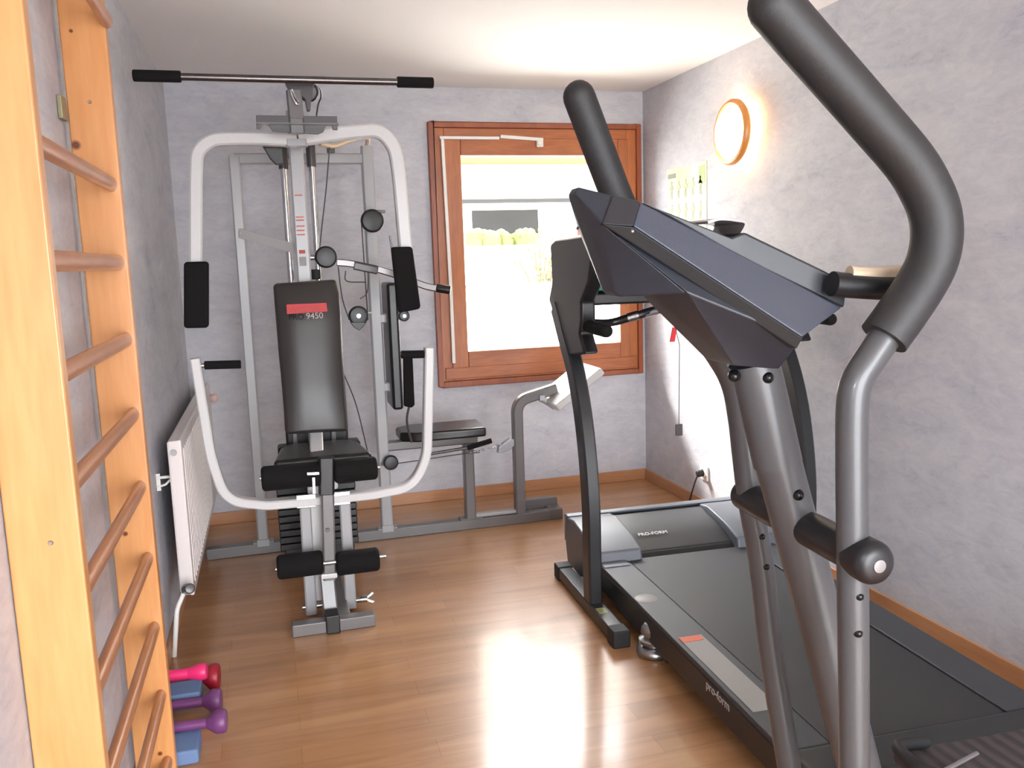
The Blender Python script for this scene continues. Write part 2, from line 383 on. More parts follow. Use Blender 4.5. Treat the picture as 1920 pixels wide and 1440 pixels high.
# ================================================================== EXTERIOR
eg = mat('pale_paving', (190, 187, 178), .8, scale=3)
struct(MB().bb((-14, D+T, .15), (22, 34, .6)).obj('ground_outside', eg, smooth=False))
fac = mat('pale_render', (200, 192, 178), .8, scale=4)
bl = thing('neighbouring_building', 'pale overexposed building across the yard, seen through the window', 'building', (5, 17, .3))
yb = 17.0
A0, A1 = P(884, 393, 'y', yb), P(1035, 437, 'y', yb)
fm = MB()
zt = 9.0
fm.bb((-8, yb, .3), (A0.x, yb+.3, zt)).bb((A1.x, yb, .3), (A1.x+1.2, yb+.3, zt)).bb((A0.x, yb, A0.z), (A1.x, yb+.3, zt)).bb((A0.x, yb, .3), (A1.x, yb+.3, A1.z))
B0, B1 = P(1082, 398, 'y', yb), P(1130, 440, 'y', yb)
fm.bb((A1.x+1.2, yb, .3), (20, yb+.3, zt))
fm.obj('building_wall', fac, bl, smooth=False)
MB().bb((A0.x, yb+.9, A1.z-.3), (A1.x, yb+1.0, A0.z+.3)).obj('garage_opening', mat('dark_recess', (20, 22, 26), .9, var=.2, scale=5), bl, smooth=False)
MB().bb((B0.x, yb-.05, B1.z), (B1.x+1.5, yb, B0.z)).obj('window_shutter', mat('red_shutter', (120, 30, 26), .8), bl, smooth=False)
fs = MB(); c0 = P(700, 378, 'y', yb-.4); c1 = P(1200, 378, 'y', yb-.4)
fs.bb((c0.x, yb-.2, c0.z-.035), (c1.x, yb, c0.z+.035)); fs.obj('ledge', mat('grey_ledge', (34, 34, 34), .8), bl, smooth=False)
r0 = P(900, 297, 'y', yb-1)
MB().bb((-8, yb-1.2, r0.z), (20, yb+.3, r0.z+.3)).obj('eaves', mat('eaves_wood', (150, 96, 60), .7), bl, smooth=False)
tz = P(940, 460, 'y', 13.4).z
struct(MB().bb((-8, 13.4, .3), (20, 17.0, tz)).obj('terrace_ground', eg, smooth=False))
hg = MB()
for i in range(60):
    c = P(random.uniform(886, 1000), random.uniform(437, 450), 'y', random.uniform(14, 14.6)); hg.tube([(c.x, c.y, tz-.02), c], random.uniform(.1, .16), 7).ball(c, random.uniform(.06, .12), 8)
tag(hg.obj('hedge', mat('hedge_leaf', (74, 80, 32), .8, scale=12, var=.4), smooth=False), 'low green hedge beyond the yard, left in the window view', 'hedge')
def shrub(name, px, py, Y, h, n, label, col):
    t = thing(name, label, 'shrub', (P(px, py, 'y', Y).x, Y, .6)); b0 = V(t['_o']); st, lf = MB(), MB()
    for i in range(n):
        a = random.uniform(0, 6.28); tip = b0 + V((math.cos(a)*h*random.uniform(.1, .4), math.sin(a)*h*random.uniform(.1, .4), h*random.uniform(.5, 1)))
        st.tube([b0, (b0+tip)/2+V((0, 0, h*.1)), tip], .012, 5)
        for k in range(26):
            c = b0.lerp(tip, random.uniform(.35, 1.05)) + V([random.uniform(-.09, .09) for _ in range(3)]); e = V([random.uniform(-1, 1) for _ in range(3)]).normalized()*.06; g = e.cross(V((0, 0, 1)))*.5
            lf.add([c-e, c+g, c+e, c-g], [(0, 1, 2, 3)])
    st.obj('stem', mat('bark', (90, 74, 56), .9), t); lf.obj('foliage', col, t, smooth=False)
gl = mat('pale_leaf', (120, 150, 60), .7, scale=8, var=.3)
shrub('shrub', 1012, 520, 11.9, 1.15, 12, 'pale leafy shrub in the yard, right half of the window view', gl)
ks = P(862, 536, 'y', 11.2)
kb = thing('garden_wall', 'low pale garden wall with a thin grey coping in the yard outside', 'wall', (4, 11.2, .6))
MB().bb((-6, 11.2, .6), (14, 11.4, ks.z-.03)).obj('wall_body', fac, kb, smooth=False)
MB().bb((-6, 11.18, ks.z-.03), (14, 11.42, ks.z)).obj('coping', mat('coping_stone', (60, 58, 54), .9), kb, smooth=False)

# ================================================================== WALL LAMPS
def sconce(y, z, label):
    t = thing('wall_lamp', label, 'lamp', (W, y, z)); c = V((W, y, z)); n = V((-1, 0, 0))
    MB().lathe([(0, 0), (.085, 0), (.085, .03), (.06, .05), (0, .05)], c, n).obj('lamp_base', M['wpl'], t)
    MB().lathe([(.118, .052), (.146, .046), (.154, .055), (.154, .068), (.147, .078), (.136, .08), (.130, .07), (.118, .06), (.118, .052)], c, n, 48).obj('wooden_ring', wood_ring, t)
    MB().lathe([(.132, .062), (.128, .074), (.11, .092), (.08, .106), (.04, .114), (0, .116)], c, n, 48).obj('lamp_shade', lampshade, t, ang=80)
    light('wall_lamp_bulb', 'POINT', c+n*.052+V((0, 0, 0)), 0, (1, .74, .42))
    for k in range(8):
        a = math.pi*2*k/8
        lo = light('wall_lamp_bulb', 'POINT', c+n*.036+V((0, math.cos(a)*.115, math.sin(a)*.115)), 0.085, (1, .68, .36), shadow_soft_size=.018)
    return t
wood_ring = wood('lamp_ring_wood', (196, 124, 52), (214, 142, 66), 'Z', .4, 8)
lampshade = emit('opal_lamp_glass', (255, 222, 168), 4.5)
lc = P(1371, 248, 'x', W-.065)
sconce(lc.y, lc.z, 'lit round wall lamp with a wooden ring on the right wall')
sconce(-.55, lc.z, 'lit round wall lamp added for fill, unseen on the right wall behind the photographer')  # second lamp, out of view, added for warm fill light

# ================================================================== RIGHT WALL: poster, socket
po = thing('exercise_poster', 'pale yellow-green exercise chart taped to the right wall by the window', 'poster', (W, 4.4, 1.55))
y0, y1 = 4.60, 4.135; zt, zb = 1.905, 1.30
def chart_mat():
    mt, nt, b = _nt('poster_paper')
    tc = nt.nodes.new('ShaderNodeTexCoord'); mp = nt.nodes.new('ShaderNodeMapping'); mp.inputs['Scale'].default_value = (1, 11, 5)
    nt.links.new(tc.outputs['Object'], mp.inputs[0]); n = nt.nodes.new('ShaderNodeTexNoise'); n.inputs['Scale'].default_value = 1.0; n.inputs['Detail'].default_value = 2
    nt.links.new(mp.outputs[0], n.inputs['Vector']); r = ramp(nt, [(.35, (186, 196, 150)), (.5, (212, 218, 176)), (.7, (226, 230, 200))]); nt.links.new(n.outputs['Fac'], r.inputs[0]); nt.links.new(r.outputs[0], b.inputs['Base Color']); b.inputs['Roughness'].default_value = .5
    return mt
MB().bb((W-.003, y1, zb), (W-.0005, y0, zt)).obj('sheet', chart_mat(), po, smooth=False)
pk = MB(); pk.bb((W-.0045, 4.49, zt-.055), (W-.003, 4.585, zt-.03)); pk.obj('title_block', mat('poster_grey', (130, 136, 116), .6), po, smooth=False)
pfm = mat('poster_figures', (168, 176, 142), .6)
for r_ in range(4):
    for c_ in range(5):
        cy, cz = y0-.06-c_*.085, zt-.12-r_*.13
        pp_ = [(-.006, -.05), (-.002, -.01), (.002, -.01), (.006, -.05), (.012, -.05), (.008, .004), (.024, .0), (.024, .01), (.008, .026), (.004, .032), (.008, .038), (.008, .048), (-.008, .048), (-.008, .038), (-.004, .032), (-.008, .026), (-.024, .01), (-.024, .0), (-.008, .004), (-.012, -.05)]
        MB().prism([(W-.0045, cy+a, cz+b) for a, b in pp_], (.0015, 0, 0)).obj('exercise_figure', pfm, po, smooth=False)
pg = MB(); pg.bb((W-.0045, y1+.015, zt-.11), (W-.003, y1+.085, zt-.02)); pg.obj('poster_badge', mat('poster_green', (170, 184, 130), .6), po, smooth=False)
sk = P(1322, 886, 'x', W)
so = thing('wall_socket', 'white wall socket low on the right wall above the baseboard', 'socket', (W, sk.y, sk.z))
MB().box((W-.006, sk.y, sk.z), (.012, .08, .08)).obj('cover_plate', M['wpl'], so, bevel=.003)
MB().lathe([(.024, .012), (.024, .016), (.021, .016), (.021, .012)], (W, sk.y, sk.z), (-1, 0, 0)).obj('socket_ring', M['wpl'], so)
pc = thing('power_plug', 'black power plug and cable in the white wall socket', 'plug', (W-.03, sk.y, sk.z))
MB().roll((W-.013, sk.y, sk.z), (W-.05, sk.y, sk.z-.004), .019).obj('plug_body', M['rubber'], pc)
MB().tube(smoothpts([(W-.045, sk.y+.002, sk.z-.012), (W-.06, sk.y+.015, sk.z-.07), (W-.07, sk.y+.05, .05), (W-.1, sk.y+.02, .008), (W-.2, sk.y-.3, .006), (W-.32, 3.62, .006)]), .0045, 8).obj('cable', M['rubber'], pc)
kn = P(402, 746, 'y', D-.02)
nb = MB(); nb.lathe([(0, 0), (.022, 0), (.022, .006), (.014, .012), (.016, .03), (.022, .04), (.014, .048), (0, .05)], (kn.x, D, kn.z), (0, -1, 0)); tag(nb.obj('coat_hook', mat('pinkish_plastic', (214, 184, 178), .4)), 'small pale pink hook on the back wall behind the white press arm', 'hook')

# ================================================================== RADIATOR + pipe
ra = thing('radiator', 'white panel radiator on the left wall behind the wall bars', 'radiator', (-.37, 3.3, 0))
ry0, ry1, rz0, rz1, rx0, rx1 = 3.3, P(413, 930, 'x', -.35).y, .205, .805, -.398, -.348
MB().bb((rx1-.016, ry0, rz0), (rx1, ry1, rz1)).obj('front_panel', M['rad'], ra, bevel=.006)
rp = MB()
for i in range(20): rp.bb((rx1-.001, ry0+.045+i*.058, rz0+.04), (rx1+.004, ry0+.063+i*.058, rz1-.04))
rp.obj('panel_ribs', M['rad'], ra, bevel=.003)
MB().bb((rx0, ry0, rz0+.01), (rx0+.014, ry1, rz1-.005)).obj('back_panel', M['rad'], ra, bevel=.004)
for by in (ry0+.005, ry1-.005): MB().bb((rx0+.004, by-.007, rz0+.006), (rx1-.006, by+.007, rz1-.003)).obj('side_panel', M['rad'], ra, bevel=.003)
tg = MB(); tg.bb((rx0+.006, ry0, rz1-.012), (rx1-.01, ry1, rz1-.002))
tg.obj('top_grille', M['rad'], ra, bevel=.002)
MB().lathe([(.0, .006), (.011, .006), (.013, 0)], (-.378, ry0-.001, rz1-.045), (0, -1, 0)).obj('bleed_valve', M['steel'], ra)
for by in (ry0+.05, ry1-.1): MB().rtube([(-.45, by, .66), (-.395, by, .66)], .012, .01).rtube([(-.45, by, .625), (-.42, by, .632), (-.395, by, .655)], .012, .008).rtube([(-.447, by, .61), (-.447, by, .675)], .02, .006).obj('mounting_bracket', M['wpl'], ra)
MB().roll((-.375, ry0-.005, rz0+.03), (-.352, ry0-.10, rz0+.065), .019).obj('thermostat_valve', M['dgrey'], ra)
MB().tube([(-.385, ry0-.02, rz0+.02), (-.41, ry0-.04, rz0-.03), (-.432, ry0-.06, .0)], .009, 10, fil=.02).obj('supply_pipe', M['wpl'], ra)

# ================================================================== WALL BARS
wbz = thing('wall_bars', 'varnished pine wall bars with brown round rungs, on the left wall', 'wall bars', (-L, 1.95, 0))
YN, YF, XF = 1.55, 2.36, -.336
def knotted(pts):
    mt = M['pine'].copy(); mt.name = 'varnished_pine_knotted'; nt = mt.node_tree; b = nt.nodes['Principled BSDF']
    src = b.inputs['Base Color'].links[0].from_socket; tc = nt.nodes.new('ShaderNodeTexCoord'); mul = nt.nodes.new('ShaderNodeVectorMath'); mul.operation = 'MULTIPLY'; mul.inputs[1].default_value = (1, 0, 1); nt.links.new(tc.outputs['Object'], mul.inputs[0])
    for p, r in pts:
        q = p-V(wbz['_o']); d = nt.nodes.new('ShaderNodeVectorMath'); d.operation = 'DISTANCE'; d.inputs[1].default_value = (q.x, 0, q.z); nt.links.new(mul.outputs[0], d.inputs[0])
        mr = nt.nodes.new('ShaderNodeMapRange'); mr.inputs['From Min'].default_value = r*.55; mr.inputs['From Max'].default_value = r*1.2; mr.inputs['To Min'].default_value = 1; mr.inputs['To Max'].default_value = 0; nt.links.new(d.outputs['Value'], mr.inputs[0])
        mx = nt.nodes.new('ShaderNodeMix'); mx.data_type = 'RGBA'; mx.inputs[7].default_value = s2l((104, 50, 24)); nt.links.new(mr.outputs[0], mx.inputs[0]); nt.links.new(src, mx.inputs[6]); src = mx.outputs[2]
    nt.links.new(src, b.inputs['Base Color']); return mt
M['pine_k'] = knotted([(P(x, y, 'y', YF), r) for x, y, r in ((142, 272, .012), (197, 838, .011), (235, 1001, .007), (298, 1318, .010), (300, 1413, .007), (133, 58, .005))])
for yy, th in ((YN, .034), (YF, .034)):
    MB().bb((-L+.012 if yy == YF else -L+.002, yy, 0), (XF, yy+th, 2.3)).obj('upright', M['pine_k'] if yy == YF else M['pine'], wbz, bevel=.004)
zs = [P(x, y, 'y', YF).z for x, y in ((190, 345), (208, 490), (222, 635), (235, 775), (248, 915), (260, 1050), (270, 1180), (281, 1308))]
dz = (zs[0]-zs[-1])/7
for i in range(-2, 14):
    if i == -1: continue
    z = zs[0] - i*dz
    if z < .08 or z > 2.28: continue
    xo = -.385 if i >= 0 else -.36
    prof = [(.019*math.cos(2*math.pi*k/18), .0135*math.sin(2*math.pi*k/18)) for k in range(18)]
    MB().sweep([(xo+.028, YN+.03, z), (xo+.028, YF+.002, z)], prof, V((0, 0, 1))).obj('rung', M['rung'], wbz)
MB().box((-L+.006, YF-.03, P(115, 199, 'x', -L+.01).z), (.012, .05, .055)).obj('wall_bracket', mat('brass_bracket', (150, 146, 116), .4, .5), wbz, bevel=.003)
bo = P(168, 191, 'y', YF)
for sc_ in ((bo.x, YF, bo.z), (P(95, 1018, 'y', YN).x, YN, P(95, 1018, 'y', YN).z)): MB().lathe([(0, .003), (.003, .003), (.0045, 0)], sc_, (0, -1, 0), 16).obj('screw', M['steel'], wbz)

# ================================================================== DUMBBELLS AND STEP
def dumbbell(name, a, b, r, rh, material, label, group='small vinyl dumbbells on the floor'):
    a, b = V(a), V(b); c = (a+b)/2; d = (b-a).normalized(); t = thing(name, label, 'dumbbell', (c.x, c.y, c.z-rh), group)
    ln = (b-a).length; hw = .034
    MB().lathe([(0, -.002), (r, -.002), (r, ln), (0, ln)], a, d).obj('handle', material, t)
    for p, dd in ((a, -d), (b, d)):
        MB().lathe([(r*.8, -.03), (r+.003, -.02), (rh*.9, .0), (rh, .008), (rh, hw-.01), (rh*.9, hw), (0, hw+.002)], p, dd, 6 if name == 'hex' else 20).obj('weight_head', material, t, bevel=.003)
    return t
def dbp(px, py, z): return P(px, py, 'z', z)
s0 = P(374, 1432, 'z', 0.0)
tag(MB().bb((s0.x-.115, s0.y, 0), (s0.x, s0.y+.125, .045)).obj('foam_block', M['blue'], bevel=.008), 'pale blue foam block on the floor under the front purple dumbbell', 'foam block')
def db2(px, py, z, r, rh, col, lab, dx=-.19):
    c = P(px, py, 'z', z); return dumbbell('dumbbell', (c.x+dx, c.y+.012, z), (c.x-.017, c.y, z), r, rh, col, lab, None)
db2(414, 1352, .062, .015, .036, M['purple'], 'purple dumbbell resting across the pale blue foam block')
c2 = P(405, 1312, 'z', .036)
db2(405, 1312, .036, .015, .036, M['purple'], 'purple dumbbell between its purple twin and the dark red dumbbell')
c3 = P(402, 1268, 'z', .044)
db2(402, 1268, .044, .014, .044, M['dred'], 'dark red dumbbell with the largest round head, back of the pile')
tag(MB().bb((c2.x-.16, c2.y+.035, 0), (c2.x-.05, c3.y-.02, .055)).obj('foam_block', M['blue'], bevel=.006), 'blue foam block wedged between the purple and dark red dumbbells', 'foam block')
db2(378, 1259, .112, .017, .027, M['pink'], 'bright pink dumbbell lying on top of the pile by the pine post')
# ================================================================== MULTI GYM
Z3 = V((0, 0, 1)); Y3 = V((0, 1, 0)); X3 = V((1, 0, 0))
gy = thing('multi_gym', 'white and grey two-station home gym with weight stack in front of the back wall', 'home gym', (.2, 3.9, 0))
YR = 4.34
# floor frame
MB().bb((-.385, YR-.028, 0), (1.445, YR+.028, .055)).obj('base_beam', M['grey'], gy, bevel=.005)
ef = MB(); ef.bb((1.235, YR+.06, .0), (1.475, YR+.11, .10)).bb((1.40, YR-.03, 0), (1.475, YR+.11, .06)); ef.obj('end_foot', M['grey'], gy, bevel=.005)
MB().bb((.175, 3.30, 0), (.225, YR, .05)).obj('centre_beam', M['grey'], gy, bevel=.005)
pt = P(440, 290, 'y', YR); ZT = 1.965
xl, xr = -.112, .512
MB().rtube([(xl, YR, .055), (xl, YR, ZT-.02)], .052, .052).obj('post', M['lgrey'], gy)
MB().rtube([(xr, YR, .055), (xr, YR, ZT+.03)], .058, .052).obj('post', M['lgrey'], gy)
tf = MB(); tf.rtube([(xl, YR, ZT-.03), (xr, YR, ZT-.03)], .04, .05, Z3); tf.obj('top_crossbar', M['lgrey'], gy)
for x in (xl, xr):
    b = MB(); b.bb((x-.05, YR-.03, .055), (x+.05, YR+.03, .061)).bb((x-.03, YR-.033, .04), (x+.03, YR-.027, .075)); b.obj('post_bracket', M['lgrey'], gy, bevel=.002)
# front mast holding the pad and upper boom
yc = 3.95
mt_, mb_ = P(562, 262, 'y', yc), P(585, 860, 'y', yc)
xm = (mt_.x+mb_.x)/2
MB().rtube([(xm, yc, .05), (xm, yc, mt_.z+.12)], .062, .05).obj('front_mast', M['lgrey'], gy)
lb = MB(); fadered = mat('faded_red_sticker', (196, 110, 96), .6)
for py in (366, 407, 413, 424, 432, 440):
    q = P(564+(py-366)*.03, py, 'y', yc-.026); MB().bb((xm-.020, yc-.0275, q.z-.003), (xm+.014, yc-.0258, q.z+.003)).obj('warning_stripe', fadered, gy, smooth=False)
q = P(568, 472, 'y', yc-.026); lb.bb((xm-.016, yc-.0275, q.z-.008), (xm+.010, yc-.0258, q.z+.008)); lb.obj('warning_sticker', mat('red_sticker', (176, 76, 60), .6), gy, smooth=False)
q = P(568, 490, 'y', yc-.026); MB().bb((xm-.018, yc-.0275, q.z-.02), (xm+.012, yc-.0258, q.z+.02)).obj('data_sticker', M['sticker'], gy, smooth=False)
# guide rods either side of the mast
for pa, pb_ in (((531, 262), (543, 524)), ((586, 258), (592, 512))):
    a_, b_ = P(*pa, 'y', 4.12), P(*pb_, 'y', 4.12); x = (a_.x+b_.x)/2
    MB().cyl((x, 4.12, .06), (x, 4.12, a_.z), .0145).obj('guide_rod', M['chrome'], gy)
    MB().cyl((x, 4.12, a_.z-.13), (x, 4.12, a_.z+.01), .021).obj('rod_sleeve', M['dgrey'], gy)
MB().roll((P(592, 512, 'y', 4.12).x, 4.12, P(592, 524, 'y', 4.12).z), (P(592, 512, 'y', 4.12).x, 4.12, P(592, 505, 'y', 4.12).z), .024).obj('rod_stop', M['rubber'], gy)
# weight stack
sx0, sx1 = P(524, 1000, 'y', 4.06).x, P(672, 1000, 'y', 4.06).x
z0 = .085
for i in range(9):
    MB().bb((sx0, 4.06, z0), (sx1, 4.2, z0+.031)).obj('weight_plate', M['plate'], gy, bevel=.005)
    z0 += .034
MB().bb((sx0+.02, 4.08, .0), (sx1-.02, 4.18, .084)).obj('stack_base', M['plate'], gy, bevel=.005)
# upper boom, reaching forward over the seat
bz_ = P(560, 190, 'y', 3.6).z
zb_ = P(555, 160, 'y', 3.5).z-.05
bc = P(556, 232, 'y', 3.55)
MB().rtube([(xm, YR, ZT-.01), (xm+.0, 3.98, ZT+.03), (bc.x+.0, 3.5, bc.z+.04)], .05, .055, Z3, fil=.1).obj('upper_boom', M['grey'], gy)
MB().rtube([(bc.x, 3.53, bc.z-.04), (bc.x-.004, 3.53, bc.z+.12)], .058, .045, Y3).obj('boom_head', M['grey'], gy)
# bar rest: a plate with two down-turned hooks
hk = MB(); y_ = 3.515; A_ = lambda x, y: P(x, y, 'y', y_)
poly = [A_(480, 216), A_(632, 218), A_(633, 244), A_(624, 244), A_(622, 236), A_(612, 236), A_(606, 248), A_(596, 252), A_(512, 247), A_(504, 236), A_(492, 234), A_(488, 243), A_(481, 242)]
hk.prism(poly, (0, .006, 0)); hk.obj('bar_rest', M['dgrey'], gy, bevel=.002)
hk2 = MB(); hk2.bb((A_(480, 216).x, y_-.05, A_(480, 234).z-.002), (A_(632, 218).x, y_, A_(480, 234).z+.002)); hk2.obj('rest_lip', M['grey'], gy)
# pulley block and carabiner at the head
MB().roll(P(578, 172, 'y', 3.56), P(578, 172, 'y', 3.60), .04).obj('pulley', M['plastic'], gy)
pb2 = MB(); pb2.prism([P(x, y, 'y', 3.54) for x, y in ((534, 152), (594, 154), (588, 160), (584, 186), (582, 206), (576, 206), (572, 186), (556, 172), (540, 164))], (0, .05, 0)); pb2.obj('pulley_bracket', M['dgrey'], gy, bevel=.003)
cb = MB(); cb.tube(smoothpts([P(548, 168, 'y', 3.49), P(553, 180, 'y', 3.49), P(560, 192, 'y', 3.49), P(557, 196, 'y', 3.48), P(549, 182, 'y', 3.48), P(545, 170, 'y', 3.48), P(548, 168, 'y', 3.49)], 4), .003, 8); cb.obj('carabiner', M['chrome'], gy)
MB().tube(smoothpts([P(584, 160, 'y', 3.55), P(599, 165, 'y', 3.6), P(602, 182, 'y', 3.65), P(596, 200, 'y', 3.7), P(590, 250, 'y', 3.9)]), .0035, 8).obj('cable', M['dgrey'], gy)
# lat bar
lb0, lb1 = P(254, 140, 'y', 3.46), P(808, 157, 'y', 3.46)
zbar = (lb0.z+lb1.z)/2; lb0.z = lb1.z = zbar
bar = MB().tube([lb0, lb1], .0135, 16).obj('lat_bar', M['dsteel'], gy)
gl_ = (lb1-lb0).normalized()
MB().roll(lb0-gl_*.01, lb0+gl_*.155, .021).obj('left_grip', M['foam'], bar); MB().roll(lb1+gl_*.01, lb1-gl_*.135, .021).obj('right_grip', M['foam'], bar)
# butterfly arms
ya = 3.72
def flat(pts, yy): return [P(x, y, 'y', yy) for x, y in pts]
la = flat([(556, 264), (470, 260), (398, 262), (370, 284), (368, 340), (368, 560)], ya)
MB().rtube(fillet(la, .12, 10), .05, .055, Y3).obj('butterfly_arm', M['white_pc'], gy)
rta = flat([(560, 262), (640, 250), (712, 244), (740, 276), (748, 330), (768, 560)], ya)
rarm = MB().rtube(fillet(rta, .12, 10), .055, .05, Y3).obj('butterfly_arm', M['white_pc'], gy)
MB().rtube(flat([(555, 262), (556, 275)], ya), .09, .06, Y3).obj('arm_yoke', M['lgrey'], gy)
def pad(px, yy, thick, name, material, parent, bev=.014):
    pts = flat(px, yy); return MB().prism(pts, (0, thick, 0)).obj(name, material, parent, bevel=bev, seg=4)
pad([(344, 491), (391, 490), (391, 615), (344, 616)], ya-.075, .045, 'arm_pad', M['foam'], gy)
pad([(734, 463), (774, 462), (790, 579), (748, 588)], ya-.075, .045, 'arm_pad', M['foam'], gy)
MB().rtube(flat([(735, 470), (731, 442)], ya-.03), .008, .008).obj('arm_pin', M['dgrey'], gy)
wl_ = P(757, 592, 'y', ya-.05); MB().roll((wl_.x, wl_.y-.02, wl_.z), (wl_.x, wl_.y+.03, wl_.z), .024).obj('arm_roller', M['plastic'], gy); MB().lathe([(0, .003), (.007, .003), (.008, 0)], (wl_.x, wl_.y-.021, wl_.z), (0, -1, 0), 14).obj('roller_bolt', M['chrome'], gy)
# cam / black pulley guard at the left of the mast top
cm = MB(); cm.prism(flat([(492, 274), (530, 276), (532, 306), (518, 309), (506, 297), (500, 286)], 3.80), (0, .03, 0)); cm.obj('cam_guard', M['plastic'], gy, bevel=.004)
# top tube from the right post over to the mast
MB().tube(smoothpts([P(600, 270, 'y', 4.1), P(626, 274, 'y', 4.15), P(660, 262, 'y', 4.22), P(688, 258, 'y', 4.3), (xr, YR, ZT+.02)]), .011, 10).obj('top_brace', M['beige'], gy)
q = P(620, 280, 'y', 4.16); MB().box(q, (.035, .03, .035)).obj('brace_clamp', M['dgrey'], gy, bevel=.004)
# pulleys with brackets
def pulley(px, py, yy, r, hub=None):
    c = P(px, py, 'y', yy); o = MB().roll((c.x, yy-.014, c.z), (c.x, yy+.014, c.z), r, .2).obj('pulley', M['plastic'], gy)
    if hub: MB().lathe([(0, .006), (.011, .005), (.014, 0)], (c.x, yy-.014, c.z), (0, -1, 0), 18).obj('pulley_hub', hub, o)
    return c
c1_ = pulley(698, 414, 4.2, .056); c2_ = pulley(611, 482, 4.0, .05); c3_ = pulley(672, 592, 4.1, .047, M['steel'])
MB().rtube([c1_+V((.01, 0, .045)), P(722, 397, 'y', 4.2)], .02, .014).obj('pulley_bracket', M['dgrey'], gy)
MB().prism(flat([(656, 604), (688, 604), (680, 614), (673, 620), (664, 614)], 4.085), (0, .02, 0)).obj('pulley_bracket', M['plastic'], gy, bevel=.003)
MB().rtube([c1_+V((0, .02, 0)), (xr, YR-.02, c1_.z)], .03, .03).obj('pulley_stub', M['lgrey'], gy)
MB().cyl(c2_, (c2_.x, 4.12, c2_.z), .01).cyl(c2_+V((0, .05, 0)), (xm, 4.05, c2_.z), .012).obj('pulley_axle', M['steel'], gy)
MB().cyl(c3_, (c3_.x, YR, c3_.z), .01).rtube([(c3_.x, YR-.01, c3_.z), (xr, YR-.01, c3_.z)], .03, .01, Z3).obj('pulley_axle', M['lgrey'], gy)
def cable(*pts, r=.0028): return MB().tube(smoothpts([P(x, y, 'y', yy) for x, y, yy in pts], 4), r, 8).obj('cable', M['dgrey'], gy)
cable((618, 276, 4.1), (612, 350, 4.1), (604, 420, 4.1), (598, 480, 4.05))
cable((634, 500, 4.05), (642, 560, 4.08), (655, 600, 4.09)); cable((644, 700, 4.1), (668, 760, 4.1), (690, 850, 4.1))
cable((678, 420, 4.2), (682, 480, 4.2), (690, 600, 4.2)); cable((676, 560, 4.1), (690, 540, 4.2), (688, 440, 4.21))
cable((648, 508, 4.05), (650, 527, 4.05), (686, 529, 4.1))
# white link strap to the left post and the grey lever to the right
l0, l1 = P(449, 437, 'y', YR-.03), P(560, 468, 'y', 4.0)
MB().rtube([l0, l1], .012, .045, Z3).obj('link_strap', M['white_pc'], gy)
MB().lathe([(0, .006), (.012, .004), (.014, 0)], l0+V((.012, -.012, 0)), (0, -1, 0), 16).obj('link_bolt', M['steel'], gy)
lv = [P(632, 492, 'y', 4.02), P(660, 495, 'y', 4.02), P(712, 506, 'y', 4.02), P(760, 522, 'y', 4.0), P(800, 537, 'y', 3.98), P(838, 543, 'y', 3.96)]
MB().rtube(smoothpts(lv), .03, .032, Z3).obj('side_lever', M['dsteel'], gy)
MB().rtube([P(664, 498, 'y', 4.0), P(708, 507, 'y', 4.0)], .034, .038, Z3).obj('lever_clamp', M['dgrey'], gy, bevel=.003)
MB().roll(P(818, 540, 'y', 3.97), P(845, 544, 'y', 3.95), .02).obj('lever_grip', M['plastic'], gy)
# backrest (front pad) with its logo
def P2(x, y): return P(x, y, 'y', 3.78)
bkp = []
outline_l = [(512, 532), (514, 560), (518, 610), (522, 660), (527, 710), (531, 760), (534, 808)]
outline_r = [(632, 524), (637, 550), (640, 600), (642, 660), (645, 710), (648, 760), (650, 802)]
bk = MB()
nr, nc = 7, 7; vs = []
for i in range(nr):
    a_, b_ = P2(*outline_l[i]), P2(*outline_r[i])
    t = i/(nr-1); lean = .02-.105*t - .012*t*t
    for j in range(nc):
        s = j/(nc-1); e2 = 1-abs(2*s-1)**4; ev = 1-abs(2*t-1)**8
        vs.append(a_.lerp(b_, s)+V((0, lean-.022*e2*ev, 0)))
back = [v+V((0, .05+.02*0, 0)) for v in vs]
bk.add(vs, [(i*nc+j, i*nc+j+1, (i+1)*nc+j+1, (i+1)*nc+j) for i in range(nr-1) for j in range(nc-1)])
n_ = len(vs); bk.add([V((v.x, 3.85-.105*(k//nc)/(nr-1), v.z)) for k, v in enumerate(vs)], [(i*nc+j, (i+1)*nc+j, (i+1)*nc+j+1, i*nc+j+1) for i in range(nr-1) for j in range(nc-1)])
per = [j for j in range(nc)] + [i*nc+nc-1 for i in range(1, nr)] + [(nr-1)*nc+j for j in range(nc-2, -1, -1)] + [i*nc for i in range(nr-2, 0, -1)]
bk.f += [(per[k], per[(k+1) % len(per)], per[(k+1) % len(per)]+n_, per[k]+n_) for k in range(len(per))]
bo_ = bk.obj('backrest', M['vinyl'], gy, bevel=.018, ang=80, seg=4)
def bsurf(x, y, off=.0):  # point on the pad front
    t = (y-528)/(805-528); lean = .02-.105*t-.012*t*t
    return P(x, y, 'y', 3.78+lean-.0235+off)
lg = MB(); ly = bsurf(575, 583).y-.010
lg.prism([P(x, y, 'y', ly) for x, y in ((537, 571), (612, 568), (614, 584), (538, 589))], (0, .02, 0)); lg.obj('logo_block', M['red'], bo_, smooth=False)
u0, u1 = P(540, 600, 'y', ly), P(614, 596, 'y', ly)
text('WEIDER', 'logo_name', mat('logo_name_print', (172, 34, 34), .5), bo_, P(541, 587, 'y', ly-.0005), u1-u0, Z3, .036)
text('PRO', 'logo_series', M['darkprint'], bo_, P(541, 600, 'y', ly-.0002), u1-u0, Z3, .034, ext=.006)
